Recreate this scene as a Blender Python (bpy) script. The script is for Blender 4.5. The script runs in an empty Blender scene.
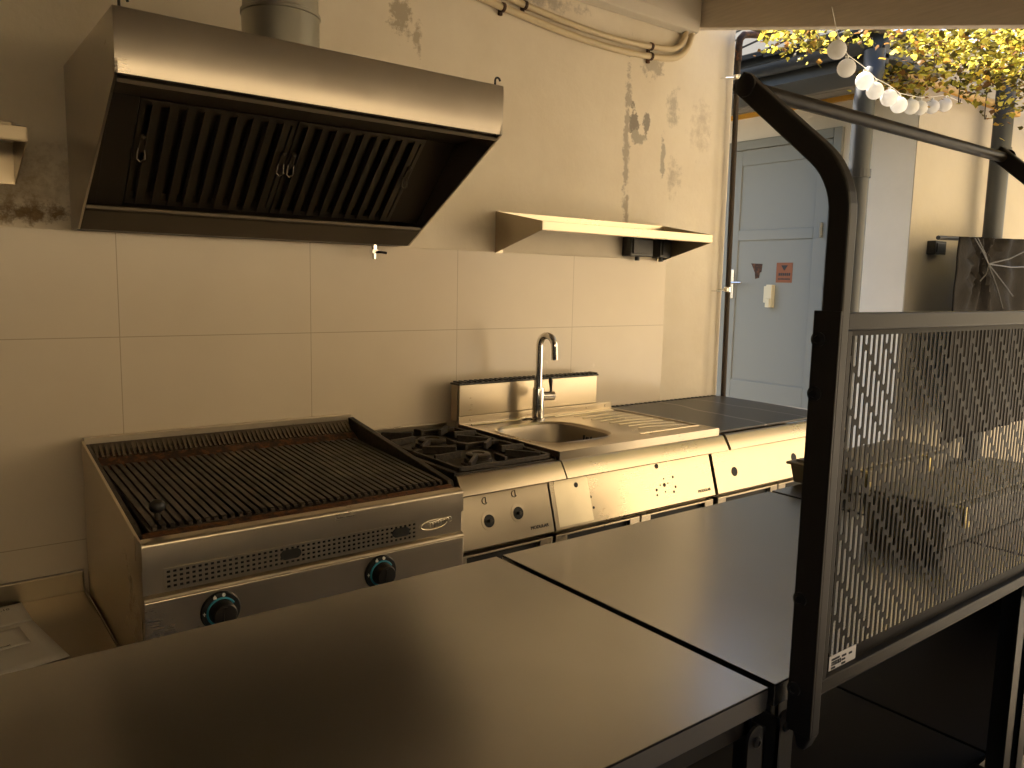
import bpy, bmesh, math, random
from mathutils import Vector, Matrix
R = math.radians
PI = math.pi
rnd = random.Random(7)
scene = bpy.context.scene
COL = scene.collection

# ------------------------------------------------------------------ camera
cam_d = bpy.data.cameras.new('camera')
cam = bpy.data.objects.new('camera', cam_d)
COL.objects.link(cam)
yaw, pitch, roll = 0.656170636, -0.127089062, 0.0213964828
fw = Vector((math.sin(yaw)*math.cos(pitch), math.cos(yaw)*math.cos(pitch), math.sin(pitch)))
rt = Vector((math.cos(yaw), -math.sin(yaw), 0)); up = rt.cross(fw)
rt2 = rt*math.cos(roll) + up*math.sin(roll); up2 = rt2.cross(fw)
m = Matrix((rt2, up2, -fw)).transposed().to_4x4()
m.translation = Vector((-0.503, -2.579, 1.434))
cam.matrix_world = m
cam_d.sensor_width = 36.0
cam_d.lens = 789.1/1024*36.0
cam_d.clip_start = 0.05
scene.camera = cam

# ------------------------------------------------------------------ sky, sun, exposure
SUN_DIR = Vector((0.12, 1.0, 1.55)).normalized()       # towards the sun
w = bpy.data.worlds.new('sky'); scene.world = w; w.use_nodes = True
nt = w.node_tree; nt.nodes.clear()
wo = nt.nodes.new('ShaderNodeOutputWorld'); bg = nt.nodes.new('ShaderNodeBackground')
sk = nt.nodes.new('ShaderNodeTexSky'); sk.sky_type = 'NISHITA'
sk.sun_disc = False; sk.sun_elevation = R(40); sk.sun_rotation = math.atan2(SUN_DIR.x, SUN_DIR.y)
sk.air_density = 1.0; sk.dust_density = 2.0
bg.inputs['Strength'].default_value = 0.14
nt.links.new(sk.outputs[0], bg.inputs[0]); nt.links.new(bg.outputs[0], wo.inputs[0])
sd = bpy.data.lights.new('sun', 'SUN'); sun = bpy.data.objects.new('sun', sd); COL.objects.link(sun)
sd.energy = 9.2; sd.color = (1.0, 0.90, 0.75); sd.angle = R(0.6)
sun.rotation_euler = SUN_DIR.to_track_quat('Z', 'Y').to_euler()
sun.location = (6, 4, 8)
scene.view_settings.view_transform = 'Standard'
scene.view_settings.look = 'None'
scene.view_settings.gamma = 1.0
scene.view_settings.use_curve_mapping = False
scene.view_settings.exposure = 1.62

# ------------------------------------------------------------------ materials
MATS = {}
def mat(name, base=(.5,.5,.5), metal=0.0, rough=0.5, spec=0.5, build=None):
    if name in MATS: return MATS[name]
    mt = bpy.data.materials.new(name); mt.use_nodes = True
    b = mt.node_tree.nodes['Principled BSDF']
    b.inputs['Base Color'].default_value = (*base, 1); b.inputs['Metallic'].default_value = metal
    b.inputs['Roughness'].default_value = rough; b.inputs['Specular IOR Level'].default_value = spec
    if build: build(mt.node_tree, b)
    MATS[name] = mt
    return mt
def N(nt, t, **k):
    n = nt.nodes.new('ShaderNode'+t)
    for a, v in k.items():
        if a in n.inputs: n.inputs[a].default_value = v
        else: setattr(n, a, v)
    return n
def ramp(nt, src, stops):
    r = nt.nodes.new('ShaderNodeValToRGB'); e = r.color_ramp.elements
    while len(e) < len(stops): e.new(0.5)
    for i, (p, c) in enumerate(stops):
        e[i].position = p; e[i].color = (*c, 1) if len(c) == 3 else c
    nt.links.new(src, r.inputs[0]); return r.outputs[0]
def coords(nt, scale=(1,1,1), kind='Object', loc=(0,0,0), world=False):
    if world:
        g = N(nt, 'NewGeometry'); src = g.outputs['Position']
    else:
        tc = N(nt, 'TexCoord'); src = tc.outputs[kind]
    mp = N(nt, 'Mapping'); mp.inputs['Scale'].default_value = scale; mp.inputs['Location'].default_value = loc
    nt.links.new(src, mp.inputs[0]); return mp.outputs[0]
def noise(nt, vec, scale, detail=4.0, rough=.6):
    n = N(nt, 'TexNoise', Scale=scale, Detail=detail, Roughness=rough)
    nt.links.new(vec, n.inputs['Vector']); return n.outputs['Fac']
def mixc(nt, fac, a, b, mode='MIX'):
    n = nt.nodes.new('ShaderNodeMix'); n.data_type = 'RGBA'; n.blend_type = mode
    if isinstance(fac, (int, float)): n.inputs[0].default_value = fac
    else: nt.links.new(fac, n.inputs[0])
    for i, v in ((6, a), (7, b)):
        if isinstance(v, tuple): n.inputs[i].default_value = (*v, 1)
        else: nt.links.new(v, n.inputs[i])
    return n.outputs[2]
def math_(nt, op, a, b=0.0, clamp=False):
    n = nt.nodes.new('ShaderNodeMath'); n.operation = op; n.use_clamp = clamp
    for i, v in ((0, a), (1, b)):
        if isinstance(v, (int, float)): n.inputs[i].default_value = v
        else: nt.links.new(v, n.inputs[i])
    return n.outputs[0]
def bump(nt, b, h, strength=.2, dist=.01):
    n = N(nt, 'Bump', Strength=strength, Distance=dist)
    nt.links.new(h, n.inputs['Height']); nt.links.new(n.outputs[0], b.inputs['Normal'])
def steel(name, base, rough, grain=(1, 60, 60), vary=.12, smear=.5, bmp=.03):
    def f(nt, b):
        g = noise(nt, coords(nt, grain, world=True), 9.0, 3)
        s = noise(nt, coords(nt, (1,1,1), world=True), 3.5, 5)
        r = math_(nt, 'ADD', math_(nt, 'MULTIPLY', g, vary*.35), math_(nt, 'MULTIPLY', s, vary*1.4))
        nt.links.new(math_(nt, 'ADD', r, rough - vary*.88), b.inputs['Roughness'])
        c = ramp(nt, s, [(.3, tuple(x*(1-.3*smear) for x in base)), (.7, base)])
        nt.links.new(c, b.inputs['Base Color'])
    return mat(name, base, 1.0, rough, build=f)
M_STEEL = steel('brushed_steel', (.46,.395,.295), .29, smear=.25, bmp=.012)
M_STEELG = steel('grill_steel', (.68,.60,.48), .30, smear=.25)
M_STEELD = steel('dull_counter_steel', (.38,.33,.25), .34)
M_BASIN = steel('satin_shaded_basin_steel', (.34,.29,.22), .42)  # satin finish, base also darkened for the shade inside the basin
M_STEELW = steel('worn_table_steel', (.47,.455,.43), .25, grain=(60, 3, 60), vary=.02, bmp=0.0)
M_HOOD = steel('hood_steel', (.60,.55,.48), .30, vary=.10)
M_FILTER = mat('sooty_filter_steel', (.17,.145,.11), .9, .30)
M_DULL = mat('dull_steel', (.11,.09,.065), .9, .42)
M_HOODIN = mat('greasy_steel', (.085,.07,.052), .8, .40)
M_FILM = steel('film_covered_steel', (.68,.60,.44), .38, vary=.2)
M_CHROME = mat('chrome', (.80,.78,.75), 1.0, .12)
M_BLACK = mat('black_powder_coat', (.016,.014,.012), 0, .42)
M_SHELFB = mat('matt_black_shelf', (.010,.008,.006), 0, .6, .15)
M_BLACKGLOSS = mat('black_plastic', (.012,.012,.012), 0, .3)
M_DARK = mat('dark_recess', (.008,.007,.006), 0, .7)
def f_scr(nt, b):
    n = noise(nt, coords(nt, (1,1,1), world=True), 300, 2)
    bump(nt, b, n, .1, .001)
M_SHEET = mat('matt_dark_sheet', (.012,.009,.006), 0, .45, .10, build=f_scr)
M_SCREEN = mat('black_satin_coat', (.013,.0095,.006), 0, .42, .25, build=f_scr)
def f_iron(nt, b):
    n = noise(nt, coords(nt, (1,1,1), world=True), 90, 5)
    c = ramp(nt, n, [(.3, (.018,.014,.011)), (.62, (.05,.038,.028)), (.8, (.10,.05,.02))])
    nt.links.new(c, b.inputs['Base Color']); bump(nt, b, n, .4, .003)
M_IRON = mat('cast_iron', (.03,.025,.02), .2, .55, build=f_iron)
def f_grate(nt, b):
    n = noise(nt, coords(nt, (1,1,1), world=True), 14, 6)
    c = ramp(nt, n, [(.35, (.022,.016,.011)), (.6, (.085,.066,.05)), (.8, (.16,.125,.095))])
    nt.links.new(c, b.inputs['Base Color'])
    n2 = noise(nt, coords(nt, (1,1,1), world=True), 120, 3); bump(nt, b, n2, .4, .003)
M_GRATE = mat('grate_iron', (.1,.08,.06), .6, .45, build=f_grate)
def f_rust(nt, b):
    n = noise(nt, coords(nt, (1,1,1), world=True), 45, 7)
    c = ramp(nt, n, [(.34, (.018,.010,.006)), (.52, (.06,.025,.010)), (.60, (.15,.055,.016)), (.68, (.08,.05,.03)), (.78, (.25,.2,.15))])
    nt.links.new(c, b.inputs['Base Color'])
    bump(nt, b, n, .5, .004)
M_RUST = mat('rust', (.2,.08,.03), .2, .65, build=f_rust)
def f_rust2(nt, b):
    n = noise(nt, coords(nt, (1,1,1), world=True), 38, 8, .65)
    c = ramp(nt, n, [(.36, (.015,.008,.005)), (.46, (.075,.03,.010)), (.56, (.15,.06,.018)), (.64, (.06,.03,.014)), (.72, (.26,.21,.15))])
    nt.links.new(c, b.inputs['Base Color']); bump(nt, b, n, .5, .004)
M_RUST2 = mat('fresh_rust', (.2,.08,.03), .1, .6, build=f_rust2)
M_COMB = mat('worn_iron', (.17,.14,.105), .7, .42)
M_BLUE = mat('blue_ring', (.03,.30,.45), 0, .35)
M_WHITE = mat('white_print', (.8,.78,.72), 0, .5)
M_PAPER = mat('white_paper', (.78,.75,.70), 0, .7)
M_INK = mat('ink', (.02,.02,.02), 0, .6)

def seg_patch(nt, vec, cx, cz, rx, rz, edge, nz):
    """mask 0..1 of a ragged blotch on the wall in the x-z plane"""
    sep = N(nt, 'SeparateXYZ'); nt.links.new(vec, sep.inputs[0])
    dx = math_(nt, 'DIVIDE', math_(nt, 'SUBTRACT', sep.outputs[0], cx), rx)
    dz = math_(nt, 'DIVIDE', math_(nt, 'SUBTRACT', sep.outputs[2], cz), rz)
    d = math_(nt, 'SQRT', math_(nt, 'ADD', math_(nt, 'MULTIPLY', dx, dx), math_(nt, 'MULTIPLY', dz, dz)))
    d = math_(nt, 'ADD', d, math_(nt, 'MULTIPLY', math_(nt, 'SUBTRACT', nz, .5), 4.5))
    return math_(nt, 'MULTIPLY', math_(nt, 'SUBTRACT', 1.0, d), edge, True)
def f_plaster(nt, b):
    v = coords(nt, (1,1,1), world=True)
    n1 = noise(nt, v, 2.2, 6); n2 = noise(nt, v, 26, 5); n3 = noise(nt, v, 22, 8, .72)
    base = ramp(nt, n1, [(.3, (.68,.60,.47)), (.7, (.77,.70,.57))])
    base = mixc(nt, math_(nt, 'MULTIPLY', n2, .12), base, (.48,.40,.30))
    # flaked-off paint showing grey render, seen by the shelf
    for cx, cz, rx, rz, e, col in ((2.135,2.16,.035,.075,5,(.27,.24,.20)), (2.225,2.165,.022,.045,5,(.30,.27,.23)), (2.17,2.10,.06,.03,3,(.40,.36,.29)), (2.098,2.10,.020,.36,2.2,(.42,.37,.30)),
                              (2.34,2.02,.016,.10,3,(.42,.38,.31)), (2.42,1.95,.05,.09,1.2,(.5,.44,.35)), (2.25,2.42,.08,.05,2,(.45,.40,.32)), (2.60,2.2,.08,.14,.9,(.55,.48,.38)), (2.40,2.25,.05,.09,1.4,(.5,.45,.36)),
                              (.95,2.36,.05,.07,2,(.42,.36,.27)), (1.02,2.30,.02,.06,2,(.45,.38,.28)), (1.55,2.56,.25,.04,1.2,(.42,.37,.30)),
                              (2.115,1.78,.015,.10,1.6,(.42,.36,.28)),
                              (-.22,1.60,.16,.035,1.3,(.16,.10,.05)), (-.30,1.68,.24,.13,.7,(.40,.30,.18))):
        base = mixc(nt, seg_patch(nt, v, cx, cz, rx, rz, e, n3), base, col)
    nt.links.new(base, b.inputs['Base Color'])
    h = math_(nt, 'ADD', math_(nt, 'MULTIPLY', n3, .7), math_(nt, 'MULTIPLY', n2, .3))
    bump(nt, b, h, .25, .012)
M_PLASTER = mat('cream_plaster', (.7,.6,.45), 0, .85, .2, build=f_plaster)
def f_plaster2(nt, b):
    v = coords(nt, (1,1,1), world=True)
    n1 = noise(nt, v, 1.8, 6); n2 = noise(nt, v, 30, 4)
    base = ramp(nt, n1, [(.3, (.72,.68,.60)), (.7, (.80,.76,.68))])
    nt.links.new(base, b.inputs['Base Color']); bump(nt, b, n2, .15, .01)
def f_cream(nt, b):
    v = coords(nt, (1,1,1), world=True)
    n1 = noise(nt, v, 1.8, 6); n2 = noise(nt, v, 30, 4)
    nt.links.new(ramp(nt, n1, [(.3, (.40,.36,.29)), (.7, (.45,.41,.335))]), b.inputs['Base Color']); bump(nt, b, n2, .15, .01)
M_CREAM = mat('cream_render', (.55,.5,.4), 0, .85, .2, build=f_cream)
M_FACADE = mat('warm_facade', (.62,.51,.335), 0, .9, .1)
M_FENCE = mat('dark_fence_wood', (.05,.035,.022), 0, .7)
M_PLASTER2 = mat('pale_plaster', (.75,.7,.62), 0, .85, .2, build=f_plaster2)
def f_tile(nt, b):
    v = coords(nt, (1,1,1), world=True)
    sep = N(nt, 'SeparateXYZ'); nt.links.new(v, sep.inputs[0])
    def line(s, period, off, wd):
        t = math_(nt, 'PINGPONG', math_(nt, 'ADD', s, off), period/2)
        return math_(nt, 'LESS_THAN', t, wd)
    ln = math_(nt, 'MAXIMUM', line(sep.outputs[0], .6, 6.0, .0014), line(sep.outputs[2], .6, 6.0-1.25+.05*0, .0014))
    n1 = noise(nt, v, 1.5, 4); n2 = noise(nt, coords(nt, (6,6,40), world=True), 2.0, 3)
    base = ramp(nt, n1, [(.3, (.62,.53,.41)), (.7, (.68,.59,.46))])
    base = mixc(nt, ln, base, (.44,.36,.26))
    nt.links.new(base, b.inputs['Base Color'])
    sm = noise(nt, v, 5, 5)
    nt.links.new(math_(nt, 'ADD', math_(nt, 'MULTIPLY', sm, .16), .16), b.inputs['Roughness'])
    h = math_(nt, 'SUBTRACT', math_(nt, 'MULTIPLY', n2, .25), ln)
    bump(nt, b, h, .06, .003)
M_TILE = mat('glazed_beige_tile', (.6,.5,.4), 0, .2, .5, build=f_tile)
def f_concrete(nt, b):
    n = noise(nt, coords(nt, (1,1,1), world=True), 5, 7)
    c = ramp(nt, n, [(.3, (.52,.46,.37)), (.7, (.64,.57,.46))]); nt.links.new(c, b.inputs['Base Color'])
    bump(nt, b, n, .2, .02)
M_GROUND = mat('concrete_paving', (.4,.35,.28), 0, .85, .2, build=f_concrete)
def f_floor(nt, b):
    n = noise(nt, coords(nt, (1,1,1), world=True), 6, 6)
    c = ramp(nt, n, [(.3, (.30,.235,.155)), (.7, (.38,.30,.20))]); nt.links.new(c, b.inputs['Base Color'])
M_FLOOR = mat('terracotta_floor', (.08,.07,.06), 0, .6, .3, build=f_floor)
def f_wood(nt, b):
    v = coords(nt, (2, 2, 30), world=True); n = noise(nt, v, 4, 5)
    c = ramp(nt, n, [(.3, (.60,.53,.44)), (.7, (.70,.62,.52))]); nt.links.new(c, b.inputs['Base Color'])
    n2 = noise(nt, coords(nt, (1,1,1), world=True), 40, 4); bump(nt, b, n2, .15, .006)
M_BEAM = mat('painted_timber', (.36,.30,.23), 0, .6, .3, build=f_wood)
M_LEDGE = mat('white_painted_timber', (.62,.56,.46), 0, .6, .3, build=f_scr)
M_ROOFIN = mat('roof_lining', (.45,.39,.30), 0, .8, .2)
def f_slab(nt, b):
    v = coords(nt, (1,1,1), world=True)
    d = noise(nt, v, 3, 4)
    wv = N(nt, 'TexWave', Scale=1.1, Distortion=6.0, Detail=2.0); nt.links.new(v, wv.inputs['Vector'])
    vein = ramp(nt, wv.outputs['Fac'], [(.0, (.22,.20,.18)), (.012, (.035,.031,.029)), (1, (.035,.031,.029))])
    nt.links.new(vein, b.inputs['Base Color'])
M_SLAB = mat('black_stone', (.035,.03,.028), 0, .38, .4, build=f_slab)
M_GALV = steel('galvanised_duct', (.52,.52,.47), .38, grain=(60, 60, 1))
M_CONDUIT = mat('cream_conduit', (.60,.49,.31), 0, .5)
M_GREYPIPE = mat('dark_grey_pipe', (.045,.05,.055), .2, .45)
M_DOOR = mat('white_pvc', (.235,.24,.218), 0, .45)
M_BEIGE = mat('beige_plastic', (.66,.60,.42), 0, .5)
M_ORANGE = mat('orange_sticker', (.24,.075,.02), 0, .5)
M_OCHRE = mat('ochre_board', (.62,.33,.04), 0, .6)
M_SOFFIT = mat('grey_soffit', (.22,.20,.17), 0, .7)
def f_roof(nt, b):
    n = noise(nt, coords(nt, (1,1,1), world=True), 12, 6)
    c = ramp(nt, n, [(.3, (.13,.13,.125)), (.7, (.2,.2,.19))]); nt.links.new(c, b.inputs['Base Color'])
    bump(nt, b, n, .3, .02)
M_ROOFDK = mat('shaded_roof_sheet', (.04,.04,.038), 0, .9, .1)  # base darkened in place of shade on the grey roof
M_ROOF = mat('grey_roofing', (.3,.28,.26), 0, .8, .2, build=f_roof)
def f_cloth(nt, b):
    n = noise(nt, coords(nt, (1,1,1), world=True), 40, 5)
    c = ramp(nt, n, [(.3, (.006,.0045,.0033)), (.7, (.010,.0075,.0055))]); nt.links.new(c, b.inputs['Base Color'])
    bump(nt, b, n, .3, .01)
M_CLOTH = mat('black_cover_cloth', (.03,.022,.016), 0, .7, .1, build=f_cloth)
M_BAMBOO = mat('bamboo', (.50,.33,.13), 0, .5)
M_BRANCH = mat('vine_wood', (.05,.035,.022), 0, .8)
def f_leaf(nt, b):
    g = N(nt, 'NewGeometry')
    c = ramp(nt, g.outputs['Random Per Island'], [(0, (.05,.04,.012)), (.30, (.15,.13,.02)), (.52, (.45,.41,.05)), (.68, (.78,.70,.14)), (.8, (.60,.40,.06)), (.9, (.25,.12,.03)), (1, (.10,.06,.03))])
    nt.links.new(c, b.inputs['Base Color'])
    t = N(nt, 'BsdfTranslucent'); nt.links.new(c, t.inputs[0])
    mx = N(nt, 'MixShader'); mx.inputs[0].default_value = .62
    out = [n for n in nt.nodes if n.type == 'OUTPUT_MATERIAL'][0]
    nt.links.new(b.outputs[0], mx.inputs[1]); nt.links.new(t.outputs[0], mx.inputs[2]); nt.links.new(mx.outputs[0], out.inputs[0])
M_LEAF = mat('vine_leaf', (.4,.4,.05), 0, .5, .3, build=f_leaf)
def f_lant(nt, b):
    t = N(nt, 'BsdfTranslucent'); t.inputs[0].default_value = (.9,.9,.9,1)
    mx = N(nt, 'MixShader'); mx.inputs[0].default_value = .5
    out = [n for n in nt.nodes if n.type == 'OUTPUT_MATERIAL'][0]
    n = noise(nt, coords(nt, (1,1,1), world=True), 120, 3); bump(nt, b, n, .5, .004)
    nt.links.new(b.outputs[0], mx.inputs[1]); nt.links.new(t.outputs[0], mx.inputs[2]); nt.links.new(mx.outputs[0], out.inputs[0])
M_LANTERN = mat('white_lantern_paper', (.88,.88,.88), 0, .6, build=f_lant)
M_BIN = mat('dark_olive_tin', (.20,.17,.115), .1, .45)
M_BRASS = mat('brass_clip', (.62,.50,.20), .6, .4)

# ------------------------------------------------------------------ mesh helpers
class B:
    """collects shapes in world coordinates, then links them as ONE mesh object"""
    def __init__(s): s.bm = bmesh.new()
    def poly(s, pts):
        vs = [s.bm.verts.new(p) for p in pts]; return s.bm.faces.new(vs)
    def hexa(s, p):        # 8 points: bottom ring 0-3, top ring 4-7
        v = [s.bm.verts.new(q) for q in p]
        for f in ((3,2,1,0),(4,5,6,7),(0,1,5,4),(1,2,6,5),(2,3,7,6),(3,0,4,7)): s.bm.faces.new([v[i] for i in f])
        return s
    def box(s, x0, x1, y0, y1, z0, z1):
        return s.hexa([(x0,y0,z0),(x1,y0,z0),(x1,y1,z0),(x0,y1,z0),(x0,y0,z1),(x1,y0,z1),(x1,y1,z1),(x0,y1,z1)])
    def obox(s, c, u, v, n, hu, hv, hn):
        c, u, v, n = Vector(c), Vector(u).normalized()*hu, Vector(v).normalized()*hv, Vector(n).normalized()*hn
        return s.hexa([c-u-v-n, c+u-v-n, c+u+v-n, c-u+v-n, c-u-v+n, c+u-v+n, c+u+v+n, c-u+v+n])
    def prism(s, pts, axis, a, b):      # polygon of 2-D points extruded along an axis
        def P(p, t):
            if axis == 'x': return (t, p[0], p[1])
            if axis == 'y': return (p[0], t, p[1])
            return (p[0], p[1], t)
        A = [s.bm.verts.new(P(p, a)) for p in pts]; Bv = [s.bm.verts.new(P(p, b)) for p in pts]
        n = len(pts)
        s.bm.faces.new(A[::-1]); s.bm.faces.new(Bv)
        for i in range(n): s.bm.faces.new((A[i], A[(i+1)%n], Bv[(i+1)%n], Bv[i]))
        return s
    def tube(s, path, r, seg=12, cap=True, radii=None):
        path = [Vector(p) for p in path]; rings = []
        t = (path[1]-path[0]).normalized()
        ref = Vector((0,0,1)) if abs(t.z) < .9 else Vector((1,0,0))
        u = t.cross(ref).normalized()
        for i, p in enumerate(path):
            if i == 0: t = (path[1]-path[0])
            elif i == len(path)-1: t = path[-1]-path[-2]
            else: t = (path[i+1]-path[i]).normalized() + (path[i]-path[i-1]).normalized()
            t.normalize(); u = (u - t*u.dot(t)).normalized(); v = t.cross(u)
            rr = radii[i] if radii else r
            rings.append([s.bm.verts.new(p + (u*math.cos(a)+v*math.sin(a))*rr) for a in [2*PI*k/seg for k in range(seg)]])
        for a, b in zip(rings, rings[1:]):
            for k in range(seg): s.bm.faces.new((a[k], a[(k+1)%seg], b[(k+1)%seg], b[k]))
        if cap: s.bm.faces.new(rings[0][::-1]); s.bm.faces.new(rings[-1])
        return s
    def cyl(s, a, b, r, seg=24, r2=None):
        return s.tube([a, b], r, seg, True, [r, r if r2 is None else r2])
    def lathe(s, origin, axis, prof, seg=32):   # prof: (radius, height along axis)
        o = Vector(origin); t = Vector(axis).normalized()
        u = t.cross(Vector((0,0,1)) if abs(t.z) < .9 else Vector((1,0,0))).normalized(); v = t.cross(u)
        rings = []
        for r, h in prof:
            if r < 1e-6: rings.append([s.bm.verts.new(o+t*h)])
            else: rings.append([s.bm.verts.new(o+t*h+(u*math.cos(2*PI*k/seg)+v*math.sin(2*PI*k/seg))*r) for k in range(seg)])
        for a, b in zip(rings, rings[1:]):
            for k in range(seg):
                k2 = (k+1) % seg
                if len(a) == 1 and len(b) == 1: continue
                if len(a) == 1: s.bm.faces.new((a[0], b[k2], b[k]))
                elif len(b) == 1: s.bm.faces.new((a[k], a[k2], b[0]))
                else: s.bm.faces.new((a[k], a[k2], b[k2], b[k]))
        return s
    def sweep(s, path, prof):           # rectangular profile swept: prof(i) gives 4+ points for station i
        rings = [[s.bm.verts.new(q) for q in prof(i)] for i in range(len(path))]
        n = len(rings[0])
        for a, b in zip(rings, rings[1:]):
            for k in range(n): s.bm.faces.new((a[k], a[(k+1)%n], b[(k+1)%n], b[k]))
        s.bm.faces.new(rings[0][::-1]); s.bm.faces.new(rings[-1]); return s
    def text(s, body, origin, ux, uy, size, depth=.0006):
        cu = bpy.data.curves.new('t', 'FONT'); cu.body = body; cu.size = size; cu.extrude = depth
        o = bpy.data.objects.new('t', cu); COL.objects.link(o)
        bpy.context.view_layer.update()
        dg = bpy.context.evaluated_depsgraph_get()
        me = bpy.data.meshes.new_from_object(o.evaluated_get(dg))
        ux, uy = Vector(ux).normalized(), Vector(uy).normalized(); un = ux.cross(uy)
        M = Matrix((ux, uy, un)).transposed().to_4x4(); M.translation = Vector(origin)
        me.transform(M); s.bm.from_mesh(me)
        bpy.data.objects.remove(o); bpy.data.curves.remove(cu); bpy.data.meshes.remove(me)
        return s
WORLD = {}
def obj(name, b, material, parent=None, bevel=0.0, smooth=False, segs=2):
    bm = b.bm
    bmesh.ops.recalc_face_normals(bm, faces=bm.faces[:])
    xs = [v.co for v in bm.verts]
    lo = Vector((min(p.x for p in xs), min(p.y for p in xs), min(p.z for p in xs)))
    hi = Vector((max(p.x for p in xs), max(p.y for p in xs), max(p.z for p in xs)))
    c = (lo+hi)/2
    if parent is None: c.z = lo.z
    bmesh.ops.translate(bm, verts=bm.verts[:], vec=-c)
    me = bpy.data.meshes.new(name)
    if smooth:
        for f in bm.faces: f.smooth = True
        for e in bm.edges:
            if len(e.link_faces) == 2 and e.calc_face_angle(0) > R(38): e.smooth = False
    bm.to_mesh(me); bm.free()
    me.materials.append(material)
    o = bpy.data.objects.new(name, me); COL.objects.link(o)
    WORLD[o.name] = c.copy()
    if parent is not None:
        o.parent = parent; o.location = c - WORLD[parent.name]
    else: o.location = c
    if bevel > 0:
        md = o.modifiers.new('bevel', 'BEVEL'); md.width = bevel; md.segments = segs; md.limit_method = 'ANGLE'; md.angle_limit = R(40)
        md.harden_normals = False
    return o
def tag(o, label, cat, group=None):
    o['label'] = label; o['category'] = cat
    if group: o['group'] = group
    return o
def thing(name, label, cat, loc, group=None):
    o = bpy.data.objects.new(name, None); COL.objects.link(o); o.location = loc
    o.empty_display_size = .05
    WORLD[o.name] = Vector(loc); return tag(o, label, cat, group)
def struct(name, b, material, bevel=0.0, smooth=False):
    o = obj(name, b, material, None, bevel, smooth); o['kind'] = 'structure'; return o
def arc(cx, cy, r, a0, a1, n):
    return [(cx+r*math.cos(R(a0+(a1-a0)*i/n)), cy+r*math.sin(R(a0+(a1-a0)*i/n))) for i in range(n+1)]

# ================================================================== SETTING
b = B()
pts = [(-1.9,0),(2.70,0)] + [(2.70+.02*i, .0+.004*math.sin(i*1.7)) for i in range(1,6)] + arc(2.815,.03,.03,-90,0,4) + [(2.845,.22),(-1.9,.22)]
b.prism(pts, 'z', 0, 2.85); struct('wall_back', b, M_PLASTER, smooth=True)
struct('trim_1', B().box(-1.85, 2.386, -.008, .004, .40, 1.556), M_TILE)
struct('floor', B().box(-1.9, 2.9, -3.2, .2, -.1, 0), M_FLOOR)
struct('floor_courtyard', B().box(2.9, 12, -14, 6, -.1, 0).box(-4, 2.9, -14, -3.2, -.1, 0), M_GROUND)
struct('wall_left', B().box(-1.9, -1.75, -3.4, 0, 0, 2.7), M_FENCE)
# lean-to roof: slopes down away from the wall
RS = -.2235           # z per metre of -y
def roofz(y): return 2.636 + (-y)*RS
b = B()
b.prism([(0,2.80),(-3.30,roofz(-3.30)+.16),(-3.30,roofz(-3.30)+.12),(0,2.76)], 'x', -1.9, 2.62); struct('ceiling', b, M_ROOFIN)
b = B()
b.prism([(0,2.636),(-3.30,roofz(-3.30)),(-3.30,roofz(-3.30)+.12),(0,2.76)], 'x', 2.50, 2.56); struct('trim_3', b, M_BEAM, .004)
b = B(); b.prism([(-.005,2.592),(-.045,2.604),(-.055,2.650),(-.055,2.745),(-.005,2.76)], 'x', -1.75, 2.498); struct('trim_2', b, M_LEDGE, .005)
struct('trim_4', B().box(-1.75, 2.498, -3.30, -3.24, roofz(-3.27)-.02, roofz(-3.27)+.11), M_BEAM, .004)
# unseen fence behind the camera, added to keep light off the kitchen's left
b = B()
for i in range(30): b.box(-1.9+.15*i, -1.76+.15*i, -3.62, -3.60, 0.02, 1.60)
for zz in (.4, 1.4): b.box(-1.9, 2.6, -3.66, -3.62, zz, zz+.08)
for i in range(7): b.box(2.62+.15*i, 2.76+.15*i, -3.62, -3.60, 0.02, 2.05)
b.box(2.6, 3.66, -3.66, -3.62, 1.8, 1.88)
struct('wall_blocker', b, M_FENCE)
# unseen sunlit house front across the yard, sized to bounce warm light in
b = B().box(7.4, 22, -8.4, -8.0, 0, 9.0); struct('wall_facade', b, M_FACADE)
struct('wall_bounce', B().box(-7, 6.7, -9.4, -9.2, 0, 5.2), M_FACADE)  # unseen wall added for warm reflections in the hood and low steel
# neighbouring building: door side, gable side
XD, YC = 4.10, -.31
struct('wall_right', B().box(XD, XD+.25, YC+.006, 3.2, 0, 2.9), M_PLASTER2)
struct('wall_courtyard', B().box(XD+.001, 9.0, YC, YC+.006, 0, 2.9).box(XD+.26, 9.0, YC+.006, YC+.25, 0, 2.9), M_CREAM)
struct('wall_passage', B().box(2.7, XD, 3.2, 3.4, 0, 4.2), M_ROOF)

# door_1: leaf with two sunk panels, frame, handle, hinges
b = B(); b.box(XD-.03, XD+.002, .135, .19, .15, 2.42).box(XD-.03, XD+.002, .925, .985, .15, 2.42).box(XD-.03, XD+.002, .19, .925, 2.36, 2.42)
door = struct('door_1', b, M_DOOR, .004)
b = B(); xl = XD-.022
for y0, y1, z0, z1 in ((.195,.29,.16,2.355),(.855,.92,.16,2.355),(.29,.855,.16,.80),(.29,.855,1.755,1.825),(.29,.855,2.255,2.355)):
    b.box(xl, XD, y0, y1, z0, z1)
for z0, z1 in ((.80,1.755),(1.825,2.255)): b.box(xl+.012, XD, .28, .865, z0-.01, z1+.01)
leaf = obj('door_leaf', b, M_DOOR, door, .003)
b = B().box(xl-.012, xl, .868, .902, 1.36, 1.56); b.tube([(xl-.01,.885,1.47),(xl-.05,.885,1.47),(xl-.055,.87,1.47),(xl-.055,.77,1.47)], .009, 10)
obj('door_handle', b, M_CHROME, door, .002)
for zz in (1.76, .5, 2.2): obj('hinge', B().cyl((xl-.01,.235,zz), (xl-.01,.235,zz+.09), .012, 12), M_DOOR, door)

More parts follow.
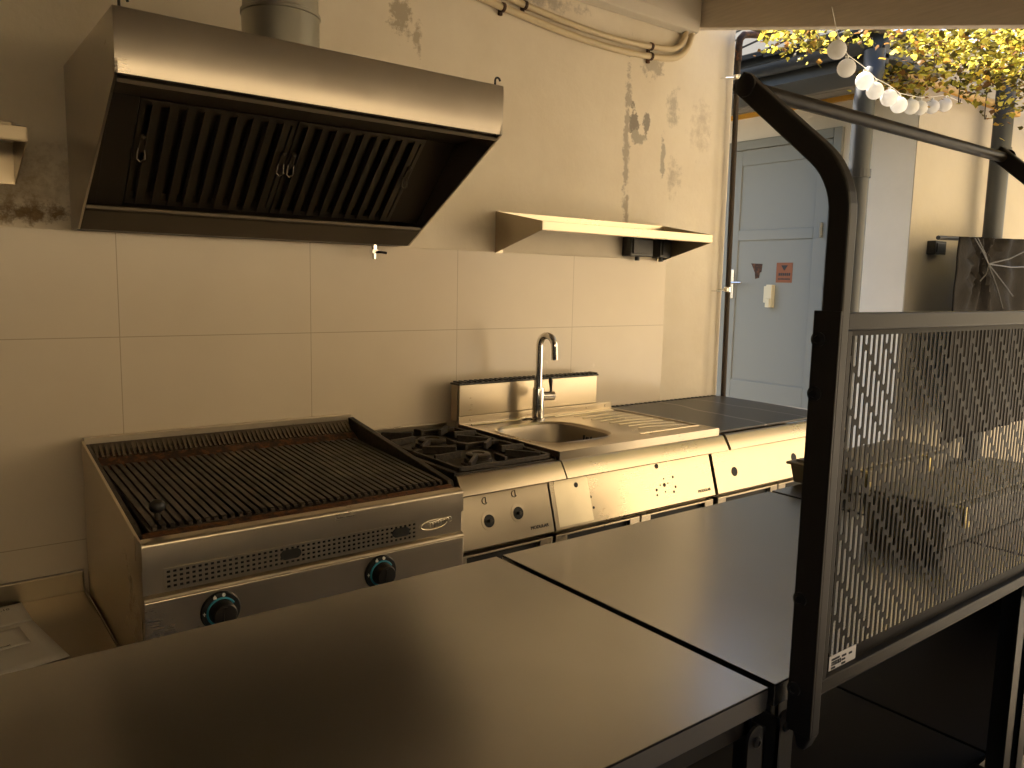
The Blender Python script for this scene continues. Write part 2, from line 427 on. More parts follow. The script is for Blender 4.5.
# ================================================================== EXHAUST HOOD
HX0, HX1, HY, HT, HF, HB = -.113, .929, -.647, 2.005, 1.868, 1.557
hood = thing('exhaust_hood', 'brushed steel exhaust hood with baffle filters on the wall above the grill', 'range hood', (.41,-.3,HB))
prof = [(-.004,HT),(HY,HT),(HY,HF),(-.105,HB),(-.004,HB)]
for x0, x1 in ((HX0,HX0+.006),(HX1-.006,HX1)):
    obj('side_panel', B().prism(prof, 'x', x0, x1), M_HOOD, hood)
# front sheet, its lower edge rolled inwards
fp = [(HY,HT),(HY-.0015,HT-.004),(HY-.002,HF+.070),(HY-.0017,HF+.055),(HY-.0010,HF+.040),(HY+.0002,HF+.026),(HY+.0018,HF+.013),(HY+.0037,HF+.0)]
inn = [(y+.0035, z+.0015) for y, z in fp[::-1]]
obj('front_panel', B().prism(fp+inn, 'x', HX0, HX1), M_HOOD, hood, smooth=True)
obj('top_panel', B().box(HX0+.006, HX1-.006, HY+.004, -.004, HT-.006, HT), M_HOOD, hood)
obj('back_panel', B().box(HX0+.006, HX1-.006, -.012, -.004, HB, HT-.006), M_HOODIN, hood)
# sloping underside
sdir = Vector((0, .716, -.698)); ndir = Vector((0, -.698, -.716))
def SP(x, t, h=0.0):            # point on the filter plane, t metres down the slope from the front
    return Vector((x, -.425, 1.866)) + sdir*t + ndir*h
b = B()
b.hexa([(HX0+.006,HY+.028,HF),(HX1-.006,HY+.028,HF),(HX1-.006,-.63,1.85),(HX0+.006,-.63,1.85),(HX0+.006,HY+.028,HF+.01),(HX1-.006,HY+.028,HF+.01),(HX1-.006,-.63,1.86),(HX0+.006,-.63,1.86)])
def strip(x0, x1, t0, t1, h=0.0, th=.003):
    b.obox(SP((x0+x1)/2, (t0+t1)/2, h), (1,0,0), sdir, ndir, (x1-x0)/2, (t1-t0)/2, th)
strip(HX0+.008, -.014, -.01, .345); strip(.806, HX1-.008, -.01, .345, -.012)
strip(HX0+.008, -.080, -.01, .345, .004)
b.box(HX0+.008, HX1-.008, -.628, -.418, 1.868, 1.872)
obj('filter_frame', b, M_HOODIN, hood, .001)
b = B().prism([(-.192,1.608),(-.188,1.602),(-.106,HB),(-.012,HB),(-.012,1.62),(-.192,1.616)], 'x', HX0+.006, HX1-.006)
b.box(HX0+.006, HX1-.006, -.196, -.190, 1.606, 1.618)
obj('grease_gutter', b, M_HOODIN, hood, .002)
def baffle(x0, x1):
    b = B(); n = 9; p = (x1-x0-.024)/n
    t0, t1 = .002, .335
    b.obox(SP((x0+x1)/2, (t0+t1)/2, -.03), (1,0,0), sdir, ndir, (x1-x0)/2, (t1-t0)/2, .002)
    for xa in (x0+.006, x1-.006): b.obox(SP(xa, (t0+t1)/2, -.012), (1,0,0), sdir, ndir, .006, (t1-t0)/2, .016)
    for tt in (t0+.006, t1-.008): b.obox(SP((x0+x1)/2, tt, -.012), (1,0,0), sdir, ndir, (x1-x0)/2, .008, .016)
    for i in range(n):
        xc = x0+.012+p*(i+.62)
        b.obox(SP(xc, (t0+t1)/2, -.004), (1,0,0), sdir, ndir, p*.27, (t1-t0)/2-.006, .008)
        b.obox(SP(xc-p*.27, (t0+t1)/2, .0), (1,0,0), sdir, ndir, .0014, (t1-t0)/2-.006, .012)
        b.obox(SP(xc+p*.27, (t0+t1)/2, -.008), (1,0,0), sdir, ndir, .0012, (t1-t0)/2-.006, .006)
    f = obj('baffle_filter', b, M_FILTER, hood, .0008)
    return f
f1 = baffle(-.012, .390); f2 = baffle(.394, .802)
def latch(parent, x):
    b = B(); b.obox(SP(x, .135, .006), (1,0,0), sdir, ndir, .007, .022, .004)
    b.lathe(SP(x, .11, .008), ndir, [(0,.006),(.007,.004),(.008,0),(.008,-.004)], 12)
    b.tube([SP(x-.008,.145,.008), SP(x-.01,.17,.02), SP(x,.178,.022), SP(x+.01,.17,.02), SP(x+.008,.145,.008)], .0028, 8)
    obj('latch_handle', b, M_DULL, parent)
latch(f1, .006); latch(f1, .377); latch(f2, .407); latch(f2, .786)
for hx in (-.095, .915):
    pth = [(hx,-.625,HT-.01),(hx,-.625,HT+.012)] + [(hx+.009*(1-math.cos(R(a)))-.0,-.625,HT+.012+.010*math.sin(R(a))+.006) for a in range(0, 200, 25)]
    obj('hook', B().tube(pth, .0032, 8), M_BLACK, hood, smooth=True)
b = B(); b.cyl((.807,-.075,HB+.002),(.807,-.075,HB-.022), .011, 14); b.cyl((.807,-.075,HB-.022),(.807,-.075,HB-.050), .008, 12)
b.box(.795,.819,-.086,-.064,HB-.030,HB-.018)
dv = obj('drain_valve', b, M_CHROME, hood, smooth=True)
obj('valve_lever', B().tube([(.812,-.088,HB-.026),(.822,-.098,HB-.026),(.842,-.10,HB-.028)], .0045, 8), M_BLACK, dv)
# duct
duct = thing('exhaust_duct', 'round galvanised duct rising from the top of the hood', 'duct', (.387,-.32,HT))
obj('duct_pipe', B().lathe((.387,-.32,HT+.001), (0,0,1), [(.106,0),(.106,.165),(.103,.168),(.103,.60),(0,.60)], 48), M_GALV, duct, smooth=True)
obj('seam_ring', B().lathe((.387,-.32,HT+.155), (0,0,1), [(.106,0),(.1095,.002),(.1095,.010),(.106,.012)], 48), M_GALV, duct, smooth=True)

# ================================================================== WALL SHELVES
def shelf(x0, x1, label, zt):
    t = thing('wall_shelf', label, 'shelf', ((x0+x1)/2, -.15, zt-.11))
    b = B(); yf = -.30
    b.box(x0, x1, yf+.002, -.012, zt-.003, zt)            # board
    b.box(x0, x1, yf, yf+.003, zt-.032, zt)                # folded front edge
    b.box(x0, x1, yf+.003, yf+.02, zt-.034, zt-.031)
    b.box(x0, x1, -.012, -.008, zt-.003, zt+.052)          # upstand at the wall
    obj('shelf_board', b, M_STEEL, t, .001)
    for xb, s in ((x0, 1), (x1-.003, -1)):
        b = B(); b.prism([(-.008,zt+.052),(-.30,zt),(-.30,zt-.032),(-.008,zt-.112)], 'x', xb, xb+.003)
        xa, xz = sorted((xb+.0015, xb+.0015+s*.035))
        b.box(xa, xz, -.012, -.008, zt-.112, zt-.003)
        obj('bracket', b, M_STEEL, t)
    return t
shelf(1.377, 2.357, 'long steel wall shelf to the right of the hood above the sink', 1.664)
shelf(-1.19, -.242, 'steel wall shelf left of the hood, only its end in view', 1.783)
for i, (x0, x1, lb) in enumerate(((2.092,2.238,'black wall socket box below the steel shelf, the left one'), (2.285,2.36,'black wall socket box beside the right bracket of the steel shelf'))):
    t = thing('socket_box', lb, 'socket', ((x0+x1)/2, -.03, 1.566), 'sockets under the shelf')
    obj('housing', B().box(x0, x1, -.06, -.002, 1.566, 1.652), M_BLACKGLOSS, t, .005)
    obj('cover_flap', B().box(x0+.010, x1-.010, -.067, -.060, 1.577, 1.643), M_BLACK, t, .003)
    obj('cable_gland', B().cyl(((x0+x1)/2,-.03,1.566), ((x0+x1)/2,-.03,1.548), .011, 12), M_BLACKGLOSS, t)

# ================================================================== CONDUITS
def bez(p0, p1, p2, p3, n=14):
    out = []
    for i in range(n+1):
        t = i/n; out.append(tuple((1-t)**3*a+3*t*(1-t)**2*b_+3*t*t*(1-t)*c+t**3*d for a, b_, c, d in zip(p0,p1,p2,p3)))
    return out
for nm, dz, r, lb in (('conduit', .030, .013, 'cream cable conduit on the upper wall, the upper of the pair'), ('conduit', -.012, .014, 'cream cable conduit on the upper wall, the lower of the pair')):
    k = dz+.012
    p = bez((-1.2,-.022,2.66+dz), (.3,-.022,2.64+dz), (1.0,-.022,2.52+dz), (1.70,-.022,2.462+dz), 20)
    p += bez((1.70,-.022,2.462+dz), (1.95,-.022,2.445+dz), (2.1,-.022,2.452+dz), (2.27,-.022,2.468+dz), 8)[1:]
    p += bez((2.27,-.022,2.468+dz), (2.42-k*.6,-.022,2.478+dz), (2.475-k,-.022,2.52+k*.3), (2.485-k,-.022,2.66), 10)[1:]
    t = thing(nm, lb, 'conduit', (1.7,-.02,2.4+dz), 'conduits on the upper wall')
    obj('tube', B().tube(p, r, 12), M_CONDUIT, t, smooth=True)
    for i in ((17, 27) if dz < 0 else (18, 27)):
        q = Vector(p[i]); obj('clip', B().tube([q+Vector((-.006,0,0)), q+Vector((.006,0,0))], r+.004, 12).box(q.x-.007,q.x+.007,-.012,-.001,q.z-r-.012,q.z+r+.004), M_RUST, t)

# water pipe on the corner of the wall
t = thing('water_pipe', 'thin dark rusty pipe running up the right edge of the kitchen wall', 'pipe', (2.83,-.045,.2))
obj('pipe', B().tube([(2.835,-.045,.2),(2.825,-.045,.9),(2.797,-.045,2.53)], .013, 12), M_BRANCH, t, smooth=True)
pe = [(2.797,-.045,2.53),(2.797,-.045,2.60),(2.803,-.045,2.635),(2.83,-.045,2.66),(2.88,-.045,2.672),(3.05,-.045,2.70)]
obj('elbow', B().tube(pe, .017, 12), M_RUST, t, smooth=True)
for zc, xc in ((1.425,2.815),(2.455,2.799)):
    b = B().tube([(xc,-.045,zc-.012),(xc,-.045,zc+.012)], .018, 12); b.tube([(xc-.015,-.045,zc),(xc-.07,-.03,zc-.008),(xc-.07,0,zc-.008)], .004, 8)
    b.box(xc-.024,xc-.008,-.058,-.032,zc-.006,zc+.006)
    obj('pipe_clamp', b, M_CHROME, t)

# ================================================================== LOW COUNTER, PAPERS (left)
t = thing('low_counter', 'low steel counter left of the grill with papers on it', 'counter', (-.55,-.35,0))
obj('worktop', B().box(-1.7, -.128, -.66, -.03, .465, .50), M_STEELD, t, .003)
b = B().box(-1.7, -.128, -.030, -.010, .47, .56); b.box(-.128,-.124,-.66,-.01,.49,.503)
obj('upstand', b, M_STEELD, t, .003)
obj('cabinet_body', B().box(-1.69, -.135, -.64, -.03, .02, .465), M_STEEL, t, .003)
def sheet(cx, cy, z, ang, wd, ht, label, lines):
    ca, sa = math.cos(R(ang)), math.sin(R(ang)); ux = Vector((ca,sa,0)); uy = Vector((-sa,ca,0)); c = Vector((cx,cy,z))
    t = thing('paper_sheet', label, 'paper', (cx,cy,z))
    b = B(); n = 8
    g = [[b.bm.verts.new(c+ux*(wd*(i/n-.5))+uy*(ht*(j/n-.5))+Vector((0,0,.0012+.002*((i/n-.5)**2+(j/n-.5)**2)))) for j in range(n+1)] for i in range(n+1)]
    for i in range(n):
        for j in range(n): b.bm.faces.new((g[i][j], g[i+1][j], g[i+1][j+1], g[i][j+1]))
    o = obj('sheet', b, M_PAPER, t, smooth=True)
    md = o.modifiers.new('thick', 'SOLIDIFY'); md.thickness = .0005
    if lines:
        for (lx, ly, s, txt) in lines: obj('print', B().text(txt, c+ux*lx+uy*ly+Vector((0,0,.0030)), ux, uy, s, .0002), M_INK, t)
sheet(-.362, -.330, .5005, 9.5, .21, .32, 'large white sheet lying under the other papers on the low counter', [])
sheet(-.390, -.125, .5040, 4, .21, .15, 'printed white sheet lying by the upstand, overlapping a larger one', [(.02,.035,.018,'- 14.10'),(.0,-.055,.016,'A.')])
sheet(-.392, -.300, .5075, 7, .17, .12, 'small printed card on top of the papers on the low counter', [(-.02,-.05,.013,'N.P. manual'),(-.0,.02,.016,'m.')])

# ================================================================== CHAR GRILL
GX0, GX1 = -.120, .735
gr = thing('char_grill', 'steel char grill with ribbed black grate and two blue ringed knobs under the hood', 'grill', (.31,-.4,.0))
side = [(-.05,.02),(-.05,.955),(-.70,.848),(-.742,.843),(-.742,.02)]
obj('side_panel', B().prism(side, 'x', GX0, GX0+.005), M_STEELG, gr, .001)
obj('side_panel', B().prism([(-.05,.02),(-.05,.90),(-.70,.80),(-.728,.80),(-.728,.02)], 'x', GX1-.010, GX1), M_STEELG, gr, .001)
b = B().prism([(-.06,.90),(-.06,.956),(-.70,.850),(-.70,.79)], 'x', GX0-.003, GX0)
obj('side_cover', b, M_STEELG, gr, .001)
obj('back_lip', B().box(GX0+.005, GX1-.005, -.054, -.030, .50, .962), M_STEELG, gr, .002)
obj('cabinet_body', B().box(GX0+.012, GX1-.012, -.73, -.06, .02, .80), M_DARK, gr)
# inner splash guards
obj('splash_guard', B().prism([(-.054,.953),(-.70,.862),(-.712,.84),(-.712,.80),(-.06,.80)], 'x', GX1-.020, GX1-.0005), M_IRON, gr, .002)
obj('splash_guard', B().prism([(-.054,.945),(-.70,.846),(-.70,.80),(-.06,.80)], 'x', GX0+.006, GX0+.018), M_IRON, gr, .002)
b = B()
b.prism([(-.055,.945),(-.075,.925),(-.075,.88),(-.055,.88)], 'x', GX0+.018, GX1-.024)
nb = 56
for i in range(nb):
    x = GX0+.030+(GX1-GX0-.065)*i/(nb-1)
    b.hexa([(x-.0035,-.060,.932),(x+.0035,-.060,.932),(x+.0035,-.105,.903),(x-.0035,-.105,.903),(x-.0035,-.060,.941),(x+.0035,-.060,.941),(x+.0035,-.108,.914),(x-.0035,-.108,.914)])
obj('back_comb', b, M_COMB, gr)
obj('back_plate', B().prism([(-.075,.918),(-.108,.909),(-.150,.886),(-.150,.872),(-.075,.872)], 'x', GX0+.018, GX1-.024), M_RUST, gr, .002)
# grate: V-section bars sloping to the front, bars made as one cast grid
b = B(); nb = 40
gx0, gx1 = GX0+.030, GX1-.034; yb, zb, yf, zf = -.140, .896, -.698, .866
p = (gx1-gx0)/nb
for i in range(nb):
    x = gx0+p*(i+.5); h = p*.34
    b.hexa([(x-h*.5,yb,zb-.012),(x+h*.5,yb,zb-.012),(x+h*.5,yf,zf-.012),(x-h*.5,yf,zf-.012),(x-h,yb,zb),(x+h,yb,zb),(x+h,yf,zf),(x-h,yf,zf)])
    b.hexa([(x-h*.7,yf,zf-.011),(x+h*.7,yf,zf-.011),(x+h*.7,yf-.006,zf-.011),(x-h*.7,yf-.006,zf-.011),(x-h*.7,yf,zf-.002),(x+h*.7,yf,zf-.002),(x+h*.7,yf-.006,zf-.004),(x-h*.7,yf-.006,zf-.004)])
b.hexa([(gx0,yb,zb-.03),(gx1,yb,zb-.03),(gx1,yf+.004,zf-.03),(gx0,yf+.004,zf-.03),(gx0,yb,zb-.012),(gx1,yb,zb-.012),(gx1,yf+.004,zf-.012),(gx0,yf+.004,zf-.012)])
obj('cooking_grate', b, M_GRATE, gr, .001)
hd = obj('height_handle', B().tube([(-.062,-.655,.845),(-.062,-.655,.886)], .007, 10), M_IRON, gr)
obj('handle_ball', B().lathe((-.062,-.655,.884), (0,0,1), [(0,0),(.010,.001),(.016,.006),(.0185,.014),(.0165,.023),(.010,.029),(0,.031)], 20), M_BLACKGLOSS, hd, smooth=True)
obj('grease_tray', B().prism([(-.701,.853),(-.707,.853),(-.714,.849),(-.727,.8470),(-.727,.80),(-.701,.80)], 'x', GX0+.012, GX1-.012), M_RUST2, gr, .001)
bn = [(-.727,.847),(-.742,.8445)] + [(-.744-.010*math.sin(R(a)), .8345+.010*math.cos(R(a))) for a in (10,30,50,70,90)] + [(-.754,.782),(-.748,.780),(-.727,.80)]
obj('front_lip', B().prism(bn, 'x', GX0, GX1), M_STEELG, gr, smooth=True)
obj('upper_fascia', B().box(GX0, GX1, -.746, -.728, .715, .781), M_STEELG, gr, .001)
# perforated strip
b = B(); px0, px1, pz0, pz1 = -.072, .582, .729, .775
nc, nr = 47, 4; pc = (px1-px0)/nc; prr = (pz1-pz0)/nr
for i in range(nc+1): b.box(px0+pc*i-pc*.21, px0+pc*i+pc*.21, -.7515, -.7485, pz0-.003, pz1+.003)
for j in range(nr+1): b.box(px0-pc*.27, px1+pc*.27, -.7513, -.7487, pz0+prr*j-prr*.22, pz0+prr*j+prr*.22)
ps = obj('perforated_strip', b, M_STEELG, gr)
obj('strip_backing', B().box(px0, px1, -.7485, -.7462, pz0, pz1), M_DARK, ps)
for cx in (.222, .533):
    pl_ = arc(cx+.014,.755,.0125,-90,90,8)+arc(cx-.014,.755,.0125,90,270,8)
    obj('vent_slot', B().prism(pl_, 'y', -.7535, -.747), M_DARK, ps)
obj('ledge', B().prism([(-.745,.722),(-.757,.716),(-.760,.711),(-.757,.706),(-.745,.706)], 'x', GX0, GX1), M_STEELG, gr)
obj('knob_panel', B().box(GX0, GX1, -.758, -.730, .42, .708), M_STEELG, gr, .002)
# raised oval maker's badge with flowing script
b = B()
ov = [Vector((.640+.042*math.cos(a), -.7475, .757+.0135*math.sin(a)+.010*math.cos(a)*.15)) for a in [2*PI*k/32 for k in range(33)]]
b.tube(ov, .0022, 8)
sq = [Vector((.622+.0016*i+.004*math.sin(i*1.15), -.749, .757+.00018*i+.0075*math.cos(i*1.15)*(1 if i%7 else 1.4))) for i in range(48)]
b.tube(sq, .0016, 6)
obj('badge', b, M_STEELG, gr, smooth=True)
def knob(cx, cz):
    o = B().lathe((cx,-.758,cz), (0,-1,0), [(.046,0),(.047,.004),(.044,.009),(.036,.011),(0,.011)], 40)
    kb = obj('knob', o, M_BLACKGLOSS, gr, smooth=True)
    ring = B()
    pts = [Vector((cx+.0325*math.cos(R(a)), -.7695, cz+.0325*math.sin(R(a)))) for a in range(30, 262, 8)]
    ring.tube(pts, .0026, 8); obj('scale_ring', ring, M_BLUE, kb)
    o = B().lathe((cx+.002,-.769,cz-.002), (0,-1,0), [(.0295,0),(.0285,.020),(.025,.026),(.012,.028),(0,.0285)], 36)
    o.box(cx-.003, cx+.005, -.8005, -.797, cz-.022, cz+.020)
    obj('grip', o, M_BLACK, kb, smooth=True)
    obj('off_dot', B().lathe((cx+.006,-.7665,cz+.0395), (0,-1,0), [(.0042,0),(.0042,.0035),(0,.0035)], 14), M_WHITE, kb)
    obj('flame_mark', B().prism([(cx-.011,cz+.033),(cx-.018,cz+.033),(cx-.0185,cz+.037),(cx-.0145,cz+.043),(cx-.011,cz+.037)], 'y', -.770, -.768), M_WHITE, kb)
    obj('star_mark', B().box(cx-.042,cx-.036,-.770,-.766,cz+.001,cz+.0025).box(cx-.040,cx-.0385,-.770,-.766,cz-.003,cz+.006), M_WHITE, kb)
    obj('low_mark', B().box(cx-.020,cx-.016,-.770,-.766,cz-.041,cz-.037), M_WHITE, kb)
knob(.045, .655); knob(.466, .659)

# ================================================================== COOKING LINE: hob, sink cabinet, black topped cabinet
ZT = .872
BN = [(-.692,ZT-.001),(-.700,ZT),(-.706,ZT-.0015),(-.711,ZT-.006),(-.737,.824),(-.739,.819),(-.736,.815),(-.692,.813)]
CP = [(-.636,.815),(-.690,.632),(-.684,.626),(-.64,.626),(-.61,.812)]
def cp_y(z): return -.636-(.815-z)*(.054/.183)
CPU = Vector((0, .054, .183)).normalized(); CPN = Vector((0, -.183, .054)).normalized()
def onpanel(x, z, h=0.0): return Vector((x, cp_y(z), z)) + CPN*h
def unit(t, x0, x1, doors):
    b = B().box(x0+.004, x0+.008, -.64, -.03, .10, .80).box(x1-.008, x1-.004, -.64, -.03, .10, .80).box(x0+.008, x1-.008, -.034, -.03, .10, .80).box(x0+.008, x1-.008, -.64, -.034, .10, .104)
    b.box(x0+.008, x1-.008, -.646, -.642, .10, .62)
    obj('cabinet_body', b, M_STEEL, t)
    obj('plinth', B().box(x0+.03, x1-.03, -.60, -.08, .0, .10), M_BLACK, t)
    obj('bullnose', B().prism(BN, 'x', x0+.001, x1-.001), M_STEEL, t, smooth=True)
    obj('control_panel', B().prism(CP, 'x', x0+.002, x1-.002), M_STEEL, t, .001)
    for a, c in doors:
        f = B(); z1 = .614; s0, s1 = a+.05, c-.05
        f.box(a, c, -.685, -.655, .12, z1-.055); f.box(a, s0, -.685, -.655, z1-.055, z1); f.box(s1, c, -.685, -.655, z1-.055, z1)
        f.box(s0, s1, -.685, -.655, z1-.007, z1)
        d = obj('door', f, M_STEEL, t, .002)
        obj('handle_recess', B().box(s0, s1, -.668, -.655, z1-.056, z1-.008), M_DARK, d)
def hole(t, x, z, r=.020, missing=True):
    h = obj('knob_hole', B().lathe(onpanel(x,z,-.001), CPN, [(r,0),(r,.0018),(0,.0018)], 28), M_DARK, t)
    if missing:
        b = B().lathe(onpanel(x,z,.0), CPN, [(r*1.45,0),(r*1.45,.0009),(r*1.02,.0012),(r*1.02,0)], 32)
        obj('escutcheon', b, M_STEEL, h)
        b = B().lathe(onpanel(x,z,.001), CPN, [(.0055,0),(.0055,.012),(0,.012)], 12); b.obox(onpanel(x+.012,z-.002,.003), (1,0,0), CPU, CPN, .004,.002,.001)
        obj('spindle', b, M_IRON, h)
def mark(t, x, z):
    b = B(); pts = [onpanel(x+.010*math.cos(R(a)), z+.010*math.sin(R(a)), .0015) for a in range(60, 340, 20)]
    b.tube(pts, .0012, 6); b.obox(onpanel(x+.004,z,.001), (1,0,0), CPU, CPN, .0012, .008, .0008)
    obj('burner_mark', b, M_INK, t)
def logo(t, x, z):
    b = B().text('MODULAR', onpanel(x, z, .001), (1,0,0), CPU, .0155, .0005)
    obj('maker_name', b, M_INK, t)
# --- hob
hob = thing('gas_hob', 'two burner black gas hob between the grill and the sink', 'stove', (.94,-.36,0))
unit(hob, .742, 1.142, [(.748,1.136)])
obj('drip_tray', B().box(.744, 1.140, -.690, -.03, ZT-.034, ZT-.030).box(.744,.752,-.690,-.03,ZT-.030,ZT+.008).box(1.132,1.140,-.690,-.03,ZT-.030,ZT+.008).box(.752,1.132,-.690,-.684,ZT-.03,ZT+.004).box(.752,1.132,-.04,-.03,ZT-.03,ZT+.004), M_IRON, hob, .002)
obj('back_rail', B().box(.744, 1.140, -.04, -.02, ZT-.02, ZT+.022), M_STEEL, hob, .002)
def burner(cx, cy, r):
    bz = ZT-.014
    bb = obj('burner', B().lathe((cx,cy,bz), (0,0,1), [(r*1.25,0),(r*1.25,.006),(r*1.05,.008),(r,.020),(r*.9,.022),(0,.022)], 28), M_IRON, hob, smooth=True)
    obj('burner_cap', B().lathe((cx,cy,bz+.022), (0,0,1), [(r*.82,0),(r*.90,.003),(r*.90,.011),(r*.78,.014),(r*.50,.014),(r*.42,.009),(0,.008)], 28), M_GRATE, bb, smooth=True)
for cy, rr in ((-.265,.056),(-.545,.044)):
    burner(.925, cy-.01, rr)
    # pan support: frame, four bent fingers
    b = B(); x0, x1, y0, y1 = .762, 1.122, cy-.142, cy+.142; z0 = ZT+.014; z1 = ZT+.034
    for (xa, xb_, ya, yb_) in ((x0,x1,y0,y0+.012),(x0,x1,y1-.012,y1),(x0,x0+.012,y0,y1),(x1-.012,x1,y0,y1)): b.box(xa, xb_, ya, yb_, ZT+.006, z0+.006)
    for k in range(8):
        a = PI/4*k + PI/8*0
        ro = min(.174/max(abs(math.cos(a)),1e-6), .136/max(abs(math.sin(a)),1e-6)); ri = .080
        d = Vector((math.cos(a), math.sin(a), 0)); s = Vector((-math.sin(a), math.cos(a), 0)); c = Vector((.942, cy, 0)); wd = .0055
        P = lambda rad, z, sg: c + d*rad + s*(wd*sg) + Vector((0,0,z))
        b.hexa([P(ri,z1-.022,-1),P(ro,z0-.012,-1),P(ro,z0-.012,1),P(ri,z1-.022,1),P(ri,z1,-1),P(ro,z1-.004,-1),P(ro,z1-.004,1),P(ri,z1,1)])
    obj('pan_support', b, M_IRON, hob, .002)
hole(hob, .890, .704); hole(hob, 1.005, .710); mark(hob, .884, .765); mark(hob, 1.0, .770); logo(hob, 1.045, .652)
# --- sink base
sb = thing('sink_cabinet', 'wide steel cabinet under the sink with drilled empty panel', 'cabinet', (1.55,-.36,0))
unit(sb, 1.146, 1.968, [(1.152,1.548),(1.556,1.960)])
for cx, cz in ((1.268,.693),(1.690,.705)):
    for dx, dz, r in ((0,0,.0075),(-.022,.002,.003),(.020,.004,.003),(0,-.024,.003),(.002,.022,.003),(.052,.022,.005),(.058,-.014,.005),(.045,-.03,.005),(-.045,-.012,.005),(-.046,-.03,.004)):
        obj('drilled_hole', B().lathe(onpanel(cx+dx,cz+dz,-.001), CPN, [(r,0),(r,.0017),(0,.0017)], 12), M_DARK, sb)
for cx, cz in ((1.262,.762),(1.665,.775)):
    obj('screw_cap', B().lathe(onpanel(cx,cz,0), CPN, [(.009,0),(.009,.0015),(0,.002)], 14), M_IRON, sb)
logo(sb, 1.868, .652)
fp_ = B(); ax0, ax1, az0, az1, rr_ = 1.165, 1.318, .640, .790, .02
pp_ = [(ax1-rr_+rr_*math.cos(R(a)), az1-rr_+rr_*math.sin(R(a))) for a in range(0,91,15)]+[(ax0+rr_+rr_*math.cos(R(a)), az1-rr_+rr_*math.sin(R(a))) for a in range(90,181,15)]+[(ax0,az0),(ax1,az0)]
va = [onpanel(x,z,.0002) for x, z in pp_]; vb = [onpanel(x,z,.0008) for x, z in pp_]
fp_.poly(vb)
for i in range(len(va)): fp_.poly([va[i], va[(i+1)%len(va)], vb[(i+1)%len(va)], vb[i]])
obj('protective_film', fp_, M_FILM, sb)
# --- black topped unit
kb_ = thing('counter_cabinet', 'steel cabinet with a black stone top, right end of the cooking line', 'cabinet', (2.39,-.36,0))
unit(kb_, 1.982, 2.800, [(1.990,2.386),(2.394,2.792)])
obj('stone_top', B().box(1.975, 2.805, -.680, -.035, ZT+.0005, ZT+.010), M_SLAB, kb_, .002)
b = B()
for i in range(26): b.box(1.99+.031*i, 2.008+.031*i, -.034, -.012, ZT, ZT+.012)
b.box(1.98, 2.80, -.034, -.030, ZT-.01, ZT+.006); b.box(1.98, 2.80, -.014, -.010, ZT-.01, ZT+.008)
obj('rear_grille', b, M_BLACK, kb_)
hole(kb_, 2.105, .702, .019, False); hole(kb_, 2.520, .710, .019, False)

# --- flue box behind the sink
fl = thing('flue_box', 'long upright steel flue box with ribbed black top behind the tap', 'flue', (1.505,-.06,.85))
obj('flue_shell', B().box(1.142, 1.868, -.102, -.060, .905, 1.044), M_STEEL, fl, .002)
for x0, x1 in ((1.146,1.512),(1.515,1.862)):
    obj('front_plate', B().box(x0, x1, -.112, -.1025, .926, 1.045), M_STEEL, fl, .002)
b = B().box(1.140, 1.870, -.113, -.056, 1.0445, 1.052)
for i in range(30):
    x = 1.150+.0243*i; b.box(x, x+.012, -.110, -.060, 1.052, 1.058)
obj('ribbed_top', b, M_BLACK, fl, .002)

# --- sink top: rim, basin, drainer, upstand, tap
sk_t = thing('kitchen_sink', 'stainless steel sink with drainer and tap set on the cabinet', 'sink', (1.55,-.4,.868))
SX0, SX1, SY0, SY1, SZ = 1.142, 1.950, -.702, -.118, .898
b = B(); n = 64
bcx, bcy, bw, bh = 1.350, -.425, .176, .172
def sup(a, k, e=.5):
    c, s = math.cos(a), math.sin(a)
    return (bcx+bw*k*math.copysign(abs(c)**e, c), bcy+bh*k*math.copysign(abs(s)**e, s))
angs = [2*PI*(k+.5)/n for k in range(n)]
def rect(a):
    p = sup(a, 1.0, 1.0); dx, dy = p[0]-bcx, p[1]-bcy
    t = min(x for x in ((SX1-.012-bcx)/dx if dx > 1e-9 else 9e9, (SX0+.004-bcx)/dx if dx < -1e-9 else 9e9, (SY1-bcy)/dy if dy > 1e-9 else 9e9, (SY0+.012-bcy)/dy if dy < -1e-9 else 9e9) if x > 0)
    return (bcx+dx*t, bcy+dy*t)
rings = []
for k, z in (('r', SZ), (1.10, SZ), (1.06, SZ+.004), (1.02, SZ+.0025), (.985, SZ-.006), (.95, SZ-.03), (.90, SZ-.115), (.82, SZ-.145), (.5, SZ-.152), (.12, SZ-.157)):
    rings.append([b.bm.verts.new((*(rect(a) if k == 'r' else sup(a, k, .5 if k > .6 else .8)), z)) for a in angs])
for r0, r1 in zip(rings[:4], rings[1:5]):
    for i in range(n): b.bm.faces.new((r0[i], r0[(i+1)%n], r1[(i+1)%n], r1[i]))
bb_ = B(); br = [[bb_.bm.verts.new(v.co) for v in r] for r in rings[4:]]
for r0, r1 in zip(br, br[1:]):
    for i in range(n): bb_.bm.faces.new((r0[i], r0[(i+1)%n], r1[(i+1)%n], r1[i]))
bb_.bm.faces.new(br[-1]); bb_.lathe((bcx, bcy, br[-1][0].co.z), (0,0,1), [(.030,.0),(.032,.002),(.026,.003),(.010,.001),(0,.001)], 24)
for r in rings[5:]:
    for v in r: b.bm.verts.remove(v)
obj('basin', bb_, M_BASIN, sk_t, smooth=True)
